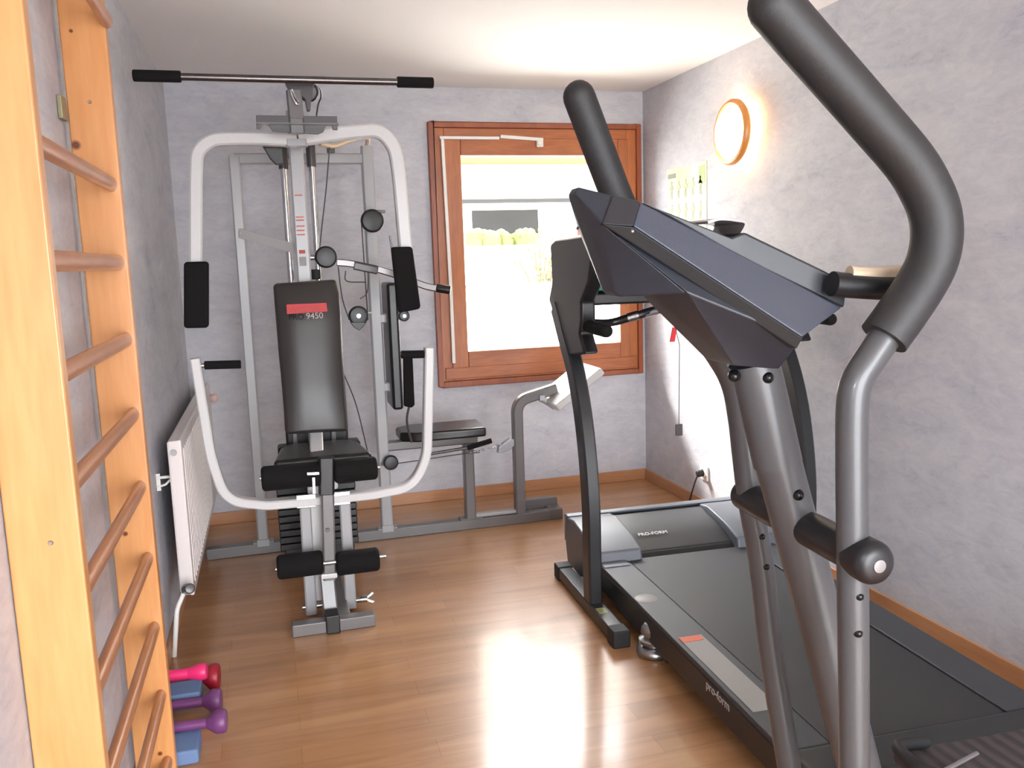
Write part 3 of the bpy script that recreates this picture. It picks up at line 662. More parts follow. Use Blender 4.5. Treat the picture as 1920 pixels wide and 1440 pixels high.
text('9450', 'logo_number', M['silverprint'], bo_, P(574, 598, 'y', ly-.0002), u1-u0, Z3, .036, ext=.006)
MB().rtube([(xm, 3.86, P(575, 650, 'y', 3.85).z), (xm, 3.95, P(575, 650, 'y', 3.85).z)], .06, .06, Z3).rtube([(xm, 3.80, P(575, 770, 'y', 3.85).z), (xm, 3.95, P(575, 770, 'y', 3.85).z)], .06, .06, Z3).obj('backrest_bracket', M['grey'], gy)
# bright slide tube under the pad, seat, seat frame
sa, sb = P(592, 790, 'y', 3.84), P(594, 862, 'y', 3.62)
MB().rtube([sa, sb], .055, .035, Y3).obj('slide_tube', M['white_pc'], gy)
st = [P(x, y, 'z', .60) for x, y in ((512, 868), (660, 860))]
zs_ = .60
def seatpoly(z): return [(-.03, 3.52, z), (.0, 3.78, z), (.05, 3.86, z), (.29, 3.86, z), (.34, 3.78, z), (.37, 3.52, z)]
MB().prism(seatpoly(.585), (0, 0, .06)).obj('seat', M['bvinyl'], gy, bevel=.018, seg=4)
hd = MB(); hd.bb((.03, 3.95, .55), (.31, 4.02, .70)).bb((-.01, 3.9, .53), (.36, 4.0, .62)); hd.obj('press_carriage', M['plastic'], gy, bevel=.012)
for px in (556, 628):
    c = P(px, 860, 'y', 3.93); MB().rtube([(c.x, 3.93, .57), (c.x, 3.93, .74)], .02, .02).obj('carriage_upright', M['grey'], gy)
MB().rtube([(.19, 3.95, .555), (.19, 3.42, .555)], .05, .05, Z3).obj('seat_rail', M['lgrey'], gy)
fpx = P(605, 1000, 'y', 3.48).x
MB().rtube([(fpx-.02, 3.50, .05), (fpx-.02, 3.50, .56)], .055, .05).obj('seat_post', M['white_pc'], gy)
# leg lever with four foam rollers
yl = 3.38
ll0, ll1, ll2 = P(612, 862, 'y', yl), P(618, 1085, 'y', yl), P(621, 1168, 'y', yl-.06)
MB().rtube([ll0+V((0, 0, -.02)), ll1], .05, .045, Y3).obj('leg_lever', M['grey'], gy)
MB().rtube([ll0+V((0, -.005, .012)), P(612, 926, 'y', yl-.005)], .062, .05, Y3).obj('lever_cap', M['plastic'], gy, bevel=.004)
MB().rtube([P(613, 1080, 'y', yl+.02), P(622, 1168, 'y', yl-.04)], .058, .04, Y3).obj('front_leg', M['grey'], gy)
MB().rtube([P(602, 1080, 'y', yl-.02), P(632, 1077, 'y', yl-.02)], .03, .02, Z3).obj('lever_bracket', M['white_pc'], gy, bevel=.003)
def proll(a, b, yy, r, yb2=None):
    a, b = P(*a, 'y', yy), P(*b, 'y', yy); b.z = a.z = (a.z+b.z)/2; return MB().roll(a, b, r, .3).obj('foam_roller', M['foam'], gy)
proll((490, 897), (601, 889), yl, .049); proll((626, 883), (707, 879), yl, .046)
proll((519, 1062), (606, 1056), yl-.02, .048); proll((630, 1055), (711, 1050), yl-.02, .048)
for (a, b, yy) in (((487, 893), (712, 879), yl), ((516, 1060), (724, 1049), yl-.02)):
    a, b = P(*a, 'y', yy), P(*b, 'y', yy); a.z = b.z = (a.z+b.z)/2; MB().cyl(a, b, .0095).obj('roller_axle', M['steel'], gy)
MB().rtube([P(576, 888, 'y', yl-.055), P(598, 887, 'y', yl-.055)], .012, .012).rtube([P(588, 895, 'y', yl-.06), P(589, 925, 'y', yl-.06)], .012, .012).obj('lock_pin', M['chrome'], gy)
MB().lathe([(0, .004), (.008, .004), (.009, 0)], P(614, 994, 'y', yl-.023), (0, -1, 0), 14).obj('lever_bolt', M['dgrey'], gy)
# front foot
MB().bb((P(548, 1186, 'y', 3.27).x, 3.25, 0.0), (P(704, 1168, 'y', 3.27).x, 3.30, .05)).obj('front_foot', M['grey'], gy, bevel=.005)
MB().bb((P(612, 1180, 'y', 3.24).x, 3.235, .0), (P(638, 1170, 'y', 3.24).x, 3.31, .075)).obj('foot_sleeve', M['plastic'], gy, bevel=.005)
MB().bb((P(612, 1180, 'y', 3.24).x+.01, 3.30, .0), (P(638, 1170, 'y', 3.24).x-.008, 3.52, .05)).obj('front_beam', M['grey'], gy, bevel=.004)
# U-shaped press arm, pivoting on two struts by the floor
yu = 3.44
up = flat([(366, 672), (396, 858), (424, 938), (500, 946), (592, 938), (700, 926), (772, 912), (800, 858), (804, 652)], yu)
MB().rtube(fillet([up[0], up[1]], 0)[:1] + fillet(up, {2: .10, 6: .10, 1: .06, 7: .06, 3: .02}, 8)[1:], .036, .055, Y3).obj('press_arm', M['white_pc'], gy)
for (a, b) in (((383, 685), (452, 683)), ((752, 665), (795, 664))):
    a, b = P(*a, 'y', yu), P(*b, 'y', yu); MB().roll(a, b, .0165).obj('hand_grip', M['foam'], gy)
    MB().cyl(a-V((.02, 0, 0)) if a.x < 0 else b+V((.02, 0, 0)), b if a.x < 0 else a, .009).obj('grip_rod', M['steel'], gy)
for a, b in (((572, 948), (584, 1150)), ((646, 940), (658, 1138))):
    a, b = P(*a, 'y', yu+.02), P(*b, 'y', yu+.02); MB().rtube([a, b], .045, .04, Y3).obj('press_strut', M['lgrey'], gy)
for x in (576, 640):
    MB().rtube([P(x-20, 936+(x < 600)*5, 'y', yu-.02), P(x+16, 933+(x < 600)*5, 'y', yu-.02)], .012, .055, Z3).obj('strut_plate', M['steel'], gy, bevel=.003)
ax0, ax1 = P(568, 1150, 'y', yu+.02), P(676, 1140, 'y', yu+.02); ax0.z = ax1.z = .035
MB().cyl(ax0, ax1, .011).obj('pivot_axle', M['steel'], gy)
wg = MB(); c = ax1; wg.cyl(c, c+V((.03, 0, 0)), .014).prism([c+V((.012, -.006, 0)), c+V((.05, -.006, .03)), c+V((.06, -.006, .022)), c+V((.03, -.006, 0)), c+V((.06, -.006, -.014)), c+V((.05, -.006, -.022))], (0, .012, 0)); wg.obj('wing_nut', M['chrome'], gy, bevel=.002)
# second station on the right: back pad, seat, curl stand
MB().bb((xr+.05, YR-.10, P(735, 770, 'y', YR-.1).z), (xr+.105, YR+.13, P(735, 530, 'y', YR-.1).z)).obj('side_backrest', M['bvinyl'], gy, bevel=.016, seg=4)
MB().rtube([(xr, YR, 1.15), (xr+.06, YR, 1.15)], .05, .05, Z3).rtube([(xr, YR, .8), (xr+.06, YR, .8)], .05, .05, Z3).obj('backrest_stub', M['lgrey'], gy)
zse = P(890, 820, 'y', YR-.12).z
MB().prism([(xr+.08, YR-.08, zse), (xr+.16, YR-.13, zse), (1.035, YR-.13, zse), (1.045, YR+.13, zse), (xr+.16, YR+.13, zse), (xr+.08, YR+.08, zse)], (0, 0, .05)).obj('side_seat', M['bvinyl'], gy, bevel=.014, seg=4)
MB().rtube([(xr, YR, zse-.03), (P(894, 830, 'y', YR).x, YR, zse-.03)], .05, .05, Z3).obj('seat_rail', M['grey'], gy)
spx = P(877, 840, 'y', YR).x
MB().rtube([(spx, YR, .055), (spx, YR, zse-.055)], .055, .055).obj('side_seat_post', M['grey'], gy)
MB().bb((spx-.06, YR-.03, .055), (spx+.06, YR+.03, .062)).obj('post_bracket', M['grey'], gy, bevel=.002)
cxp = P(975, 960, 'y', YR).x; ct = [V((cxp, YR, .055)), V((cxp, YR, P(970, 800, 'y', YR).z)), P(972, 752, 'y', YR), P(1042, 728, 'y', YR)]
ct[2].x = cxp
MB().rtube(fillet(ct, {2: .22}, 12), .055, .055, X3).obj('curl_stand', M['grey'], gy)
MB().rtube([V((cxp-.02, YR, .068)), V((spx+.02, YR, .068))], .04, .018, Z3).obj('beam_plate', M['lgrey'], gy, bevel=.003)
# pale curl pad, seen on its sunlit face
def C_(x, y, yy): return P(x, y, 'y', yy)
cp_ = [C_(1030, 766, YR-.1), C_(988, 728, YR-.1), C_(1062, 690, YR-.1), C_(1116, 694, YR-.1), C_(1080, 722, YR-.1)]
e0, e1 = C_(1030, 764, YR), C_(1114, 694, YR); dd = (e1-e0).normalized(); up_ = V((-dd.z, 0, dd.x))
cpd = MB(); cpd.add([e0+V((0, -.17, 0)), e1+V((0, -.17, 0)), e1+V((0, .17, 0)), e0+V((0, .17, 0)), e0+V((0, -.17, 0))+up_*.045, e1+V((0, -.17, 0))+up_*.045, e1+V((0, .17, 0))+up_*.045, e0+V((0, .17, 0))+up_*.045], [(0, 3, 2, 1), (4, 5, 6, 7), (0, 1, 5, 4), (1, 2, 6, 5), (2, 3, 7, 6), (3, 0, 4, 7)])
cpd.obj('curl_pad', M['curl'], gy, bevel=.014, seg=4)
MB().rtube([P(1010, 742, 'y', YR), P(1040, 764, 'y', YR)], .03, .02, Y3).box(P(1016, 746, 'y', YR-.03), (.03, .02, .03)).obj('curl_bracket', M['steel'], gy, bevel=.003)
MB().prism(flat([(936, 838), (958, 822), (974, 826), (956, 844), (934, 850)], YR-.02), (0, .04, 0)).obj('stand_clamp', M['steel'], gy, bevel=.003)
# hanging ab strap and pull handle with chain
MB().prism(flat([(757, 672), (774, 670), (778, 760), (772, 765), (758, 762)], YR-.14), (0, .03, 0)).obj('hanging_strap', M['foam'], gy, bevel=.006)
MB().tube(smoothpts([P(767, 762, 'y', YR-.13), P(763, 790, 'y', YR-.13), P(772, 830, 'y', YR-.15)]), .006, 8).obj('strap_rod', M['dgrey'], gy)
MB().roll(P(876, 840, 'y', YR-.18), P(922, 826, 'y', YR-.2), .0135).obj('row_handle', M['foam'], gy)
MB().cyl(P(800, 852, 'y', YR-.16), P(880, 839, 'y', YR-.18), .008).obj('row_handle_rod', M['dgrey'], gy)
ch = MB()
for k in range(9):
    c = P(884+k*7, 848-k*1.6-(k > 6)*3, 'y', YR-.1); pts = [c+V((.009*math.cos(t*math.pi/4), 0 if k % 2 else .005*math.sin(t*math.pi/4), .005*math.sin(t*math.pi/4) if k % 2 else 0)) for t in range(9)]; ch.tube(pts, .0018, 6)
ch.obj('chain', M['chrome'], gy, smooth=True)
# handles by the low pulley, cable running to the right
c4 = pulley(694, 866, 4.24, .03); c5 = P(732, 866, 'y', 4.3)
MB().roll((c5.x, 4.27, c5.z), (c5.x, 4.30, c5.z), .038, .2).obj('pulley', M['plastic'], gy)
MB().lathe([(0, .004), (.009, .004), (.01, 0)], P(717, 870, 'y', YR-.027), (0, -1, 0), 14).obj('post_bolt', M['dgrey'], gy)
cable((736, 870, 4.28), (780, 864, 4.28), (860, 852, 4.26), (900, 848, 4.25))

# ================================================================== TREADMILL
tr = thing('treadmill', 'grey folding treadmill with black belt along the right wall, facing the window', 'treadmill', (1.6, 2.5, 0))
to = V((1.317, 1.771, 0)); tf_ = V((.040, .9992, 0)).normalized(); ts = V((tf_.y, -tf_.x, 0))
def Tl(u, v, z): return to + ts*u + tf_*v + V((0, 0, z))
trot = Matrix((ts, tf_, Z3)).transposed()
def tbox(mb, a, b):
    a, b = V(a), V(b); c = (a+b)/2; return mb.box(Tl(*c), b-a, trot)
zd = .165
tbox(MB(), (0.0, -.02, zd-.025), (.535, 1.42, zd-.004)).obj('running_belt', M['belt'], tr, bevel=.004)
tbox(MB(), (-.005, 0, .06), (.555, 1.45, zd-.03)).obj('deck', M['tread'], tr)
for u0, u1 in ((-.135, -.004), (.539, .67)):
    tbox(MB(), (u0, -.02, zd-.02), (u1, 1.40, zd)).obj('side_rail', M['railtop'], tr, bevel=.005)
    tbox(MB(), (u0+(.0 if u0 < 0 else .08), 0, .06), (u1-(.08 if u0 < 0 else 0), 1.55, zd-.02)).obj('side_beam', M['tread'], tr, bevel=.004)
rl = MB(); tbox(rl, (-.135, -.17, .07), (.67, -.02, zd+.006)); rl.obj('rear_cap', M['tread'], tr, bevel=.02, seg=4)
MB().roll(Tl(0.0, -.02, zd-.035), Tl(.55, -.02, zd-.035), .028).obj('rear_roller', M['rubber'], tr)
for u in (-.10, .65): MB().cyl(Tl(u, -.08, 0), Tl(u, -.08, .08), .022).obj('rear_foot', M['rubber'], tr)
# side stickers
sb_ = MB(); tbox(sb_, (-.118, .17, zd), (-.035, .66, zd+.0015)); sb_.obj('warning_label', M['sticker'], tr, smooth=False)
so_ = MB(); tbox(so_, (-.118, .62, zd+.0015), (-.045, .655, zd+.0028)); so_.obj('warning_heading', M['orange'], tr, smooth=False)
MB().lathe([(0, .002), (.04, .002), (.043, 0)], Tl(-.09, 1.0, zd), Z3, 24).obj('rail_disc', M['sticker'], tr)
tbox(MB(), (-.13, 1.34, zd), (-.02, 1.40, zd+.004)).obj('rail_front_cap', M['hood'], tr, bevel=.001)
text('pro-form', 'side_lettering', M['silverprint'], tr, Tl(-.1365, .42, .115), -tf_, Z3, .04)
# shock absorber pot under the left rail
sp_ = P(1226, 1226, 'z', .0); so2 = V((sp_.x, sp_.y, 0))
MB().lathe([(0, .0), (.058, .0), (.064, .012), (.06, .03), (.035, .036), (.052, .046), (.054, .06), (.035, .07), (.046, .082), (.044, .10), (.03, .12), (.0, .12)], so2, Z3, 28).obj('cushion_foot', M['steel'], tr, ang=70)
ar = MB(); tbox(ar, (-.12, .75, .03), (-.06, 1.25, .075)); ar.obj('lift_arm', M['tread'], tr, bevel=.004)
# motor hood
def hoodprof(u0, u1, prof, name, material, bev=.01):
    return MB().prism([Tl(u0, v, z) for v, z in prof], ts*(u1-u0)).obj(name, material, tr, bevel=bev, seg=3)
hp = [(1.40, .155), (1.41, .205), (1.52, .235), (1.70, .262), (1.80, .25), (1.83, .13), (1.80, .03), (1.50, .03)]
hoodprof(-.15, .06, hp, 'hood_side', M['hood']); hoodprof(.50, .70, hp, 'hood_side', M['hood'])
hp2 = [(1.45, .13), (1.455, .175), (1.54, .205), (1.60, .222), (1.74, .245), (1.80, .243), (1.825, .13), (1.80, .04), (1.5, .04)]
hoodprof(.058, .502, hp2, 'hood_centre', mat('hood_charcoal', (40, 40, 43), .4), .006)
hoodprof(-.15, .70, [(1.78, .255), (1.80, .262), (1.835, .256), (1.84, .13), (1.82, .13), (1.81, .25)], 'hood_lip', M['hood'], .004)
hoodprof(.06, .50, [(1.40, .13), (1.45, .172), (1.47, .172), (1.47, .1), (1.40, .1)], 'hood_front_roller', M['rubber'], .006)
tl = Tl(.10, 1.545, .2125); tupv = (Tl(0, 1.60, .2245)-Tl(0, 1.54, .207)).normalized()
text('PRO-FORM', 'hood_lettering', mat('white_print', (214, 212, 212), .5), tr, tl, ts, tupv, .028)
# floor feet, uprights, console
def foot(u):
    b = MB(); tbox(b, (u-.03, .98, .012), (u+.03, 1.73, .06)); b.obj('floor_foot', M['tread'], tr, bevel=.005)
    for v in (1.0, 1.70):
        c = MB(); tbox(c, (u-.034, v-.035, 0), (u+.034, v+.035, .066)); c.obj('foot_cap', M['rubber'], tr, bevel=.006)
foot(-.20); foot(.755)
st_ = MB(); tbox(st_, (-.222, 1.15, .06), (-.185, 1.20, .062)); st_.obj('foot_sticker', M['ysticker'], tr, smooth=False)
tbox(MB(), (-.17, 1.50, .015), (.725, 1.56, .055)).obj('foot_crossbar', M['tread'], tr, bevel=.004)
upts = [(1112, 1120), (1110, 1040), (1108, 950), (1102, 860), (1092, 770), (1078, 690), (1062, 630), (1048, 575)]
p0 = Tl(-.20, 1.3, 0)
left = [PP(x, y, p0, ts) for x, y in upts]; left[0].z = .05
def tw(pts): return MB().rtube(smoothpts(pts, 4), .055, .085, tf_)
for name_, du in (('upright', 0), ('upright', .955)):
    pts = [p+ts*du for p in left]; tw(pts).obj(name_, M['tread'], tr)
def TL(x, y, u): return PP(x, y, Tl(u, 1.3, 0), ts)
cl = [(1031, 458), (1040, 449), (1108, 440), (1110, 470), (1103, 530), (1089, 566), (1090, 600), (1086, 626), (1096, 664), (1060, 668), (1046, 620), (1028, 562), (1034, 530)]
for du in (0, .92):
    MB().prism([TL(x, y, -.225)+ts*du for x, y in (cl if du == 0 else [(1034, 556)] + cl[5:-1])], ts*.06).obj('console_arm', M['plastic'], tr, bevel=.012, seg=3)
bar_c = TL(1080, 562, -.2)
MB().rtube([bar_c, bar_c+ts*.93], .06, .05, Z3).obj('console_crossbar', M['plastic'], tr, bevel=.004)
cs0 = [TL(x, y, -.17) for x, y in ((1046, 452), (1118, 440), (1100, 548), (1046, 560))]
MB().prism(cs0, ts*.57).obj('console_body', M['plastic'], tr, bevel=.01)
nrm_ = (cs0[2]-cs0[1]).normalized(); fo = cs0[1]; fr = nrm_.cross(ts).normalized()
if fr.dot(tf_) > 0: fr = -fr
def cface(u, t, off=.002): return fo + ts*u + (cs0[2]-cs0[1])*t + fr*off
def cpatch(u0, u1, t0, t1, name, material, th=.003):
    return MB().prism([cface(u0, t0, -.004), cface(u1, t0, -.004), cface(u1, t1, -.004), cface(u0, t1, -.004)], fr*(th+.004)).obj(name, material, tr, bevel=.001)
cpatch(.03, .54, .06, .50, 'display_panel', M['tan'])
cpatch(.03, .54, .86, .97, 'console_band', M['green'])
for k in range(4): cpatch(.06+k*.12, .10+k*.12, .56, .64, 'control_button', M['red'] if k == 0 else M['sticker'], .006)
rg = MB(); c_ = cface(.10, .68, .006); rg.tube([c_ + ts*(.055*math.cos(a*math.pi/12)) + nrm_*(.04*math.sin(a*math.pi/12)) for a in range(25)], .006, 8); rg.obj('control_ring', M['sticker'], tr)
# side grips ("horns") and pulse bar
for du in (0, .92):
    MB().tube([p+ts*du for p in smoothpts([TL(1062, 560, -.19), TL(1080, 596, -.19), TL(1106, 612, -.19), TL(1136, 621, -.19)])], .024, 16).ball(TL(1137, 621, -.19)+ts*du, .024).obj('hand_rail', M['foam'], tr)
pbv = [TL(1085, 600, -.18), TL(1120, 606, -.1), TL(1150, 604, -.02), TL(1200, 590, .08), TL(1240, 580, .18)]
pb_end = Tl(.69, (pbv[0]-to).dot(tf_), pbv[0].z)
MB().tube(smoothpts(pbv+[Tl(.40, (pbv[-1]-to).dot(tf_), pbv[-1].z), pb_end]), .017, 14).obj('pulse_bar', M['plastic'], tr)
MB().tube([pbv[3].lerp(pbv[2], .45), pbv[3].lerp(pbv[2], .05)], .0195, 14).obj('pulse_contact', M['steel'], tr)
MB().tube([pbv[3].lerp(pbv[4], .15), pbv[3].lerp(pbv[4], .75)], .0195, 14).obj('pulse_contact', M['steel'], tr)
kx = PP(1262, 627, Tl(.15, 1.12, 0), tf_); 
kt = kx + V((.02, 0, .045))
MB().prism([kx+V((-.012, 0, -.028)), kx+V((.008, 0, -.028)), kx+V((.018, 0, .024)), kx+V((0, 0, .026))], (0, .008, 0)).obj('safety_key', M['red'], tr, bevel=.002)
kb_ = PP(1273, 806, Tl(.15, 1.12, 0), tf_)
MB().tube([(kx.x+.01, kx.y, kx.z+.02), (kb_.x+.004, kx.y, kx.z-.04), (kb_.x, kb_.y, kb_.z+.02)], .0015, 6).tube([(kx.x+.01, kx.y, kx.z+.02), (kx.x+.012, kx.y+.03, kx.z+.2)], .0015, 6).obj('safety_cord', M['dgrey'], tr)
MB().box(kb_, (.028, .01, .045)).obj('safety_clip', M['dgrey'], tr, bevel=.003)

# ================================================================== ELLIPTICAL TRAINER
el = thing('elliptical_trainer', 'grey elliptical cross trainer with tall foam-covered swing arms, nearest the camera', 'elliptical trainer', (1.2, 1.15, 0))
ea = math.radians(3.0); ln_ = V((math.sin(ea), math.cos(ea), 0)); fw = V((ln_.y, -ln_.x, 0))   # ln_: across, fw: towards the user's side
PA = CAM + (CR*((1604-960)/FPX) - CU*((1040-720)/FPX) + CF)*1.25
def E_(x, y, o=0.0): return PP(x, y, PA+ln_*o, ln_)
OF = .315; OM = OF/2
# near arm
near = [E_(1602, 1440), E_(1600, 1200), E_(1598, 1000), E_(1597, 860), E_(1598, 765), E_(1606, 715), E_(1632, 672), E_(1662, 628), E_(1700, 575)]
low = near[0] + (near[0]-near[1]).normalized()*.0
MB().tube(smoothpts(near, 5), .0225, 24).obj('swing_arm_tube', M['gun'], el)
foamp = [E_(1657, 634), E_(1690, 588), E_(1722, 540), E_(1746, 494), E_(1756, 446), E_(1752, 398), E_(1734, 352), E_(1702, 300), E_(1632, 218), E_(1562, 138), E_(1500, 68), E_(1452, 12)]
MB().tube(smoothpts(foamp, 5), .0345, 28).ball(foamp[-1], .0345, 24).obj('foam_grip', mat('dark_grey_foam', (31, 30, 31), .5, bump=.25, scale=900, spec=.6), el)
foam2 = M['foam']
# far arm
farp = [E_(1480, 1440, OF), E_(1448, 1240, OF), E_(1428, 1060, OF), E_(1407, 940, OF), E_(1397, 860, OF), E_(1388, 780, OF), E_(1374, 715, OF), E_(1340, 655, OF), E_(1270, 560, OF), E_(1200, 440, OF)]
MB().tube(smoothpts(farp, 5), .0225, 24).obj('swing_arm_tube', M['gun'], el)
ff = [E_(1170, 400, OF), E_(1149, 350, OF), E_(1116, 262, OF), E_(1086, 182, OF)]
MB().tube(smoothpts(ff, 5), .0265, 24).ball(ff[-1], .0265, 20).obj('foam_grip', mat('far_grip_foam', (28, 27, 28), .55, bump=.25, scale=900), el)
# mast: rounded shroud tube leaning forward, running to the floor
mp_ = [E_(1412, 676, OM), E_(1424, 720, OM), E_(1452, 840, OM), E_(1484, 960, OM), E_(1530, 1130, OM), E_(1574, 1300, OM)]
mdir = (mp_[-1]-mp_[-2]).normalized(); kfl = (mp_[-1].z-.06)/-mdir.z
mend = mp_[-1] + mdir*kfl
MB().tube(smoothpts(mp_[2:]+[mp_[-1].lerp(mend, .5), mend], 4), .037, 28, scales=None).obj('mast', M['gun'], el)
MB().tube(smoothpts(mp_[:2]+[E_(1452.5, 843, OM), E_(1458, 868, OM)], 4), .039, 28).obj('mast_sleeve', M['gun'], el)
def bolt(c, n, r=.0085):
    MB().lathe([(0, r*.95), (r*.5, r*.82), (r*.86, r*.45), (r, 0), (r*1.05, -.004)], c, n, 18).obj('bolt', M['plastic_sh'], el, ang=80)
M['plastic_sh'] = mat('polished_black_bolt', (30, 30, 32), .12, .6)
def surf(x, y, o, r): return E_(x, y, o-r)
bolt(E_(1440, 708, OM-.037), -ln_, .0095); bolt(E_(1376, 705, OM-.015), (-ln_-fw*.8).normalized(), .0095); bolt(E_(1497, 928, OM-.036), -ln_, .0095)
for x, y in ((1611, 1118), (1609, 1187)): bolt(E_(x, y, -.018), (-ln_+fw*.5).normalized(), .0072)
for x, y in ((1429, 1006), (1437, 1063)): bolt(E_(x, y, OF-.021), (-ln_+fw*.1).normalized(), .0062)
# pivot axle sleeves
pv = E_(1612, 1040, 0); pvm = PA + ln_*0
ctr = E_(1608, 1040, 0)
MB().roll(ctr+ln_*(OM-.02), ctr-ln_*.045, .0285, .35).obj('pivot_sleeve', M['plastic'], el, ang=60)
MB().roll(ctr-ln_*.050, ctr+ln_*.012, .0325, .55, 32).obj('pivot_cap', M['plastic'], el, ang=80)
cc = ctr-ln_*.051; MB().lathe([(0, .0012), (.0095, .0008), (.0105, -.002)], cc, -ln_, 24).obj('cap_washer', M['steel'], el)
MB().roll(ctr+ln_*(OM+.02), ctr+ln_*(OF+.035), .0285, .4).obj('pivot_sleeve', M['plastic'], el, ang=60)
# console built in layers across its width
o0, o1 = .045, OF-.045
def slab(poly, oa, ob, name, material, bev=.004, parent=None, seg=3):
    return MB().prism([E_(x, y, oa) for x, y in poly], ln_*(ob-oa)).obj(name, material, parent or el, bevel=bev, seg=seg)
def wedge(vs, faces, loop, name, material, bev=.004, ang=30):
    """faceted body mirrored about the machine's middle plane; vs: pixel x, pixel y, half-width there"""
    n = len(vs); a = [E_(x, y, OM-h) for x, y, h in vs]; b = [p+ln_*(2*v[2]) for p, v in zip(a, vs)]
    fs = list(faces) + [tuple(k+n for k in f[::-1]) for f in faces] + [(loop[k], loop[(k+1) % len(loop)], loop[(k+1) % len(loop)]+n, loop[k]+n) for k in range(len(loop))]
    return MB().add(a+b, fs).obj(name, material, el, bevel=bev, ang=ang)
wedge([(1131, 421, .052), (1200, 394, .04), (1400, 494, .065), (1560, 576, .08), (1504, 636, .108), (1462, 692, .048), (1375, 686, .045), (1246, 570, .03), (1290, 549, .092)],
      [(0, 1, 2), (0, 2, 4), (2, 3, 4), (0, 4, 8), (8, 4, 5), (8, 5, 6), (8, 6, 7), (0, 8, 7)], [0, 1, 2, 3, 4, 5, 6, 7], 'console_housing', M['navy'], .003, 50)
wedge([(1077, 362, .016), (1084, 350, .016), (1152, 367, .045), (1131, 421, .060), (1289, 550, .102), (1163, 557, .03), (1149, 548, .022)],
      [(0, 1, 2, 3), (0, 3, 6), (3, 5, 6), (3, 4, 5)], [0, 1, 2, 3, 4, 5, 6], 'console_fin', M['navy'], .003, 50)
wedge([(1149, 366, .048), (1202, 377, .066), (1188, 425, .084), (1129, 421, .064)], [(0, 1, 2, 3)], [0, 1, 2, 3], 'console_corner', mat('charcoal_plastic', (38, 38, 42), .45, bump=.1, scale=900), .003)
def flat_h(a, b, c, px, py):   # half-width that keeps a fourth corner in the plane of the first three
    p = [E_(x, y, OM-h) for x, y, h in (a, b, c)]; q = PP(px, py, p[0], (p[1]-p[0]).cross(p[2]-p[0]))
    return OM - (q-PA).dot(ln_)
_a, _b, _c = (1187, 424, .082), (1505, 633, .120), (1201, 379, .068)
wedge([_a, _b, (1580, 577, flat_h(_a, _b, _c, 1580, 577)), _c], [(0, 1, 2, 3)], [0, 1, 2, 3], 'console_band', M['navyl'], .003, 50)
wedge([(1204, 379, .04), (1371, 445, .055), (1397, 435, .055), (1546, 507, .065), (1590, 530, .07), (1584, 578, .07), (1392, 486, .055)], [(0, 1, 6), (1, 2, 6), (2, 3, 6), (3, 5, 6), (3, 4, 5)], [0, 1, 2, 3, 4, 5, 6], 'display_hood', mat('display_hood_plastic', (40, 42, 47), .4, bump=.1, scale=900), .004)
wedge([(1129, 420, .066), (1189, 426, .086), (1506, 634, .116), (1494, 655, .108)], [(0, 1, 2, 3)], [0, 1, 2, 3], 'console_groove', M['rubber'], .002)
MB().ball(E_(1186, 434, o0-.012), .0028, 10).obj('groove_screw', M['steel'], el)
rk = [E_(1300, 420, OM), E_(1322, 414, OM), E_(1350, 416, OM), E_(1369, 422, OM), E_(1358, 446, OM)]
bh = MB(); bh.sweep(smoothpts(rk, 5), [(-.002, -.05), (.002, -.05), (.002, .05), (-.002, .05)], Z3); bh.obj('reading_rack', mat('smoked_plastic', (120, 112, 112), .2, spec=.8), el)
# fixed pulse grips reaching back to the user
for o_ in (o0+.02, o1-.02):
    g0, g1, g2 = E_(1560, 532, o_), E_(1600, 536, o_), E_(1735, 532, o_)
    gr = MB().tube(smoothpts([g0, g1, g1.lerp(g2, .5)+V((0, 0, -.004)), g2]), .0185, 18).ball(g2, .0185).obj('pulse_grip', M['plastic'], el)
    MB().tube(smoothpts([p+V((0, 0, .0125)) for p in (E_(1592, 528, o_), E_(1640, 530, o_), E_(1705, 526, o_))]), .011, 12).obj('pulse_plate', M['beige'], gr)
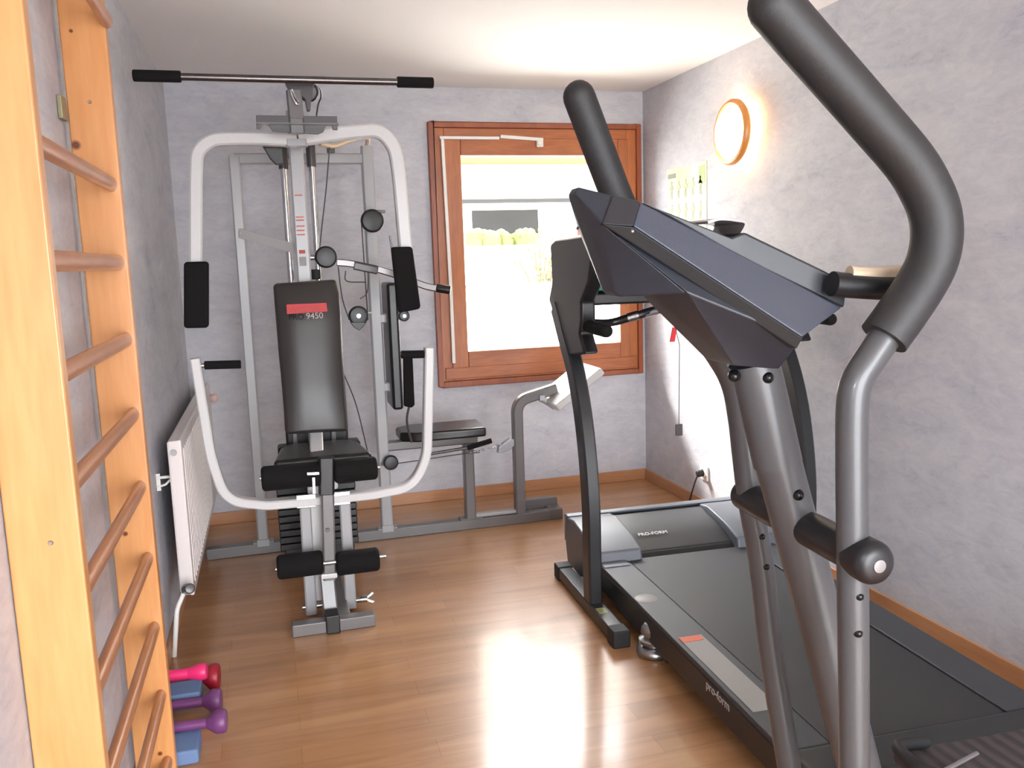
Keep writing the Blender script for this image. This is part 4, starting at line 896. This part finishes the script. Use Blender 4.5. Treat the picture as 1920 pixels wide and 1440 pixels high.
# lower part: floor frame, crank housing, pedals (mostly below the picture)
zf = lambda p, z: V((p.x, p.y, z))
fr0 = zf(mend, .04); cen = zf(mend, .04)
MB().rtube([cen-ln_*.26, cen+ln_*.26], .06, .06, Z3).obj('front_foot', M['gun'], el)
rear = cen + fw*.98
MB().rtube([cen, rear], .06, .06, Z3).obj('floor_beam', M['gun'], el)
MB().rtube([rear-ln_*.22, rear+ln_*.22], .06, .06, Z3).obj('rear_foot', M['gun'], el)
hs = [cen+fw*.62+V((0, 0, .03)), cen+fw*.98+V((0, 0, .03)), cen+fw*1.0+V((0, 0, .25)), cen+fw*.9+V((0, 0, .40)), cen+fw*.72+V((0, 0, .40)), cen+fw*.62+V((0, 0, .24))]
MB().prism([p-ln_*.05 for p in hs], ln_*.10).obj('crank_housing', M['plastic'], el, bevel=.02, seg=4)
for oo, ptop, k in ((0.0, near[0], 0), (OF, farp[0], 1)):
    dn = ((near[0]-near[1]) if k == 0 else (farp[0]-farp[1])).normalized()
    jt = ptop + dn*((ptop.z-.27)/-dn.z)
    MB().tube([ptop-dn*.02, jt], .0225, 20).obj('lower_swing_arm', M['gun'], el)
    pc_ = PA + ln_*(oo + (-.02 if k == 0 else .0)); rr = V((pc_.x, pc_.y, 0)) + fw*.72 + V((0, 0, .22))
    MB().rtube([jt, rr], .035, .05, Z3).obj('pedal_arm', M['gun'], el)
lr0, lr1 = P(1770, 1446, 'z', .42), P(1832, 1413, 'z', .42)
MB().cyl(lr0-(lr1-lr0)*1.2, lr1, .005).obj('link_rod', M['steel'], el)
M['ribs'] = ribbed('ribbed_footplate', (44, 40, 42), (66, 58, 60), 9.0, 0)
for k, oo in ((0, 0.0), (1, OF)):
    c = PA + ln_*(oo+.02); c = V((c.x, c.y, 0)) + fw*.57 + V((0, 0, .35 if k else .27))
    rot = Matrix((fw, ln_, Z3)).transposed()
    f_ = MB().box(c, (.36, .15, .025), rot).obj('foot_plate', M['ribs'], el, bevel=.008)
    MB().tube(smoothpts([c+fw*-.10+ln_*-.07+V((0, 0, .02)), c+fw*-.185+ln_*-.04+V((0, 0, .035)), c+fw*-.185+ln_*.05+V((0, 0, .035)), c+fw*-.10+ln_*.075+V((0, 0, .02))]), .014, 12).obj('toe_rim', M['rubber'], f_)
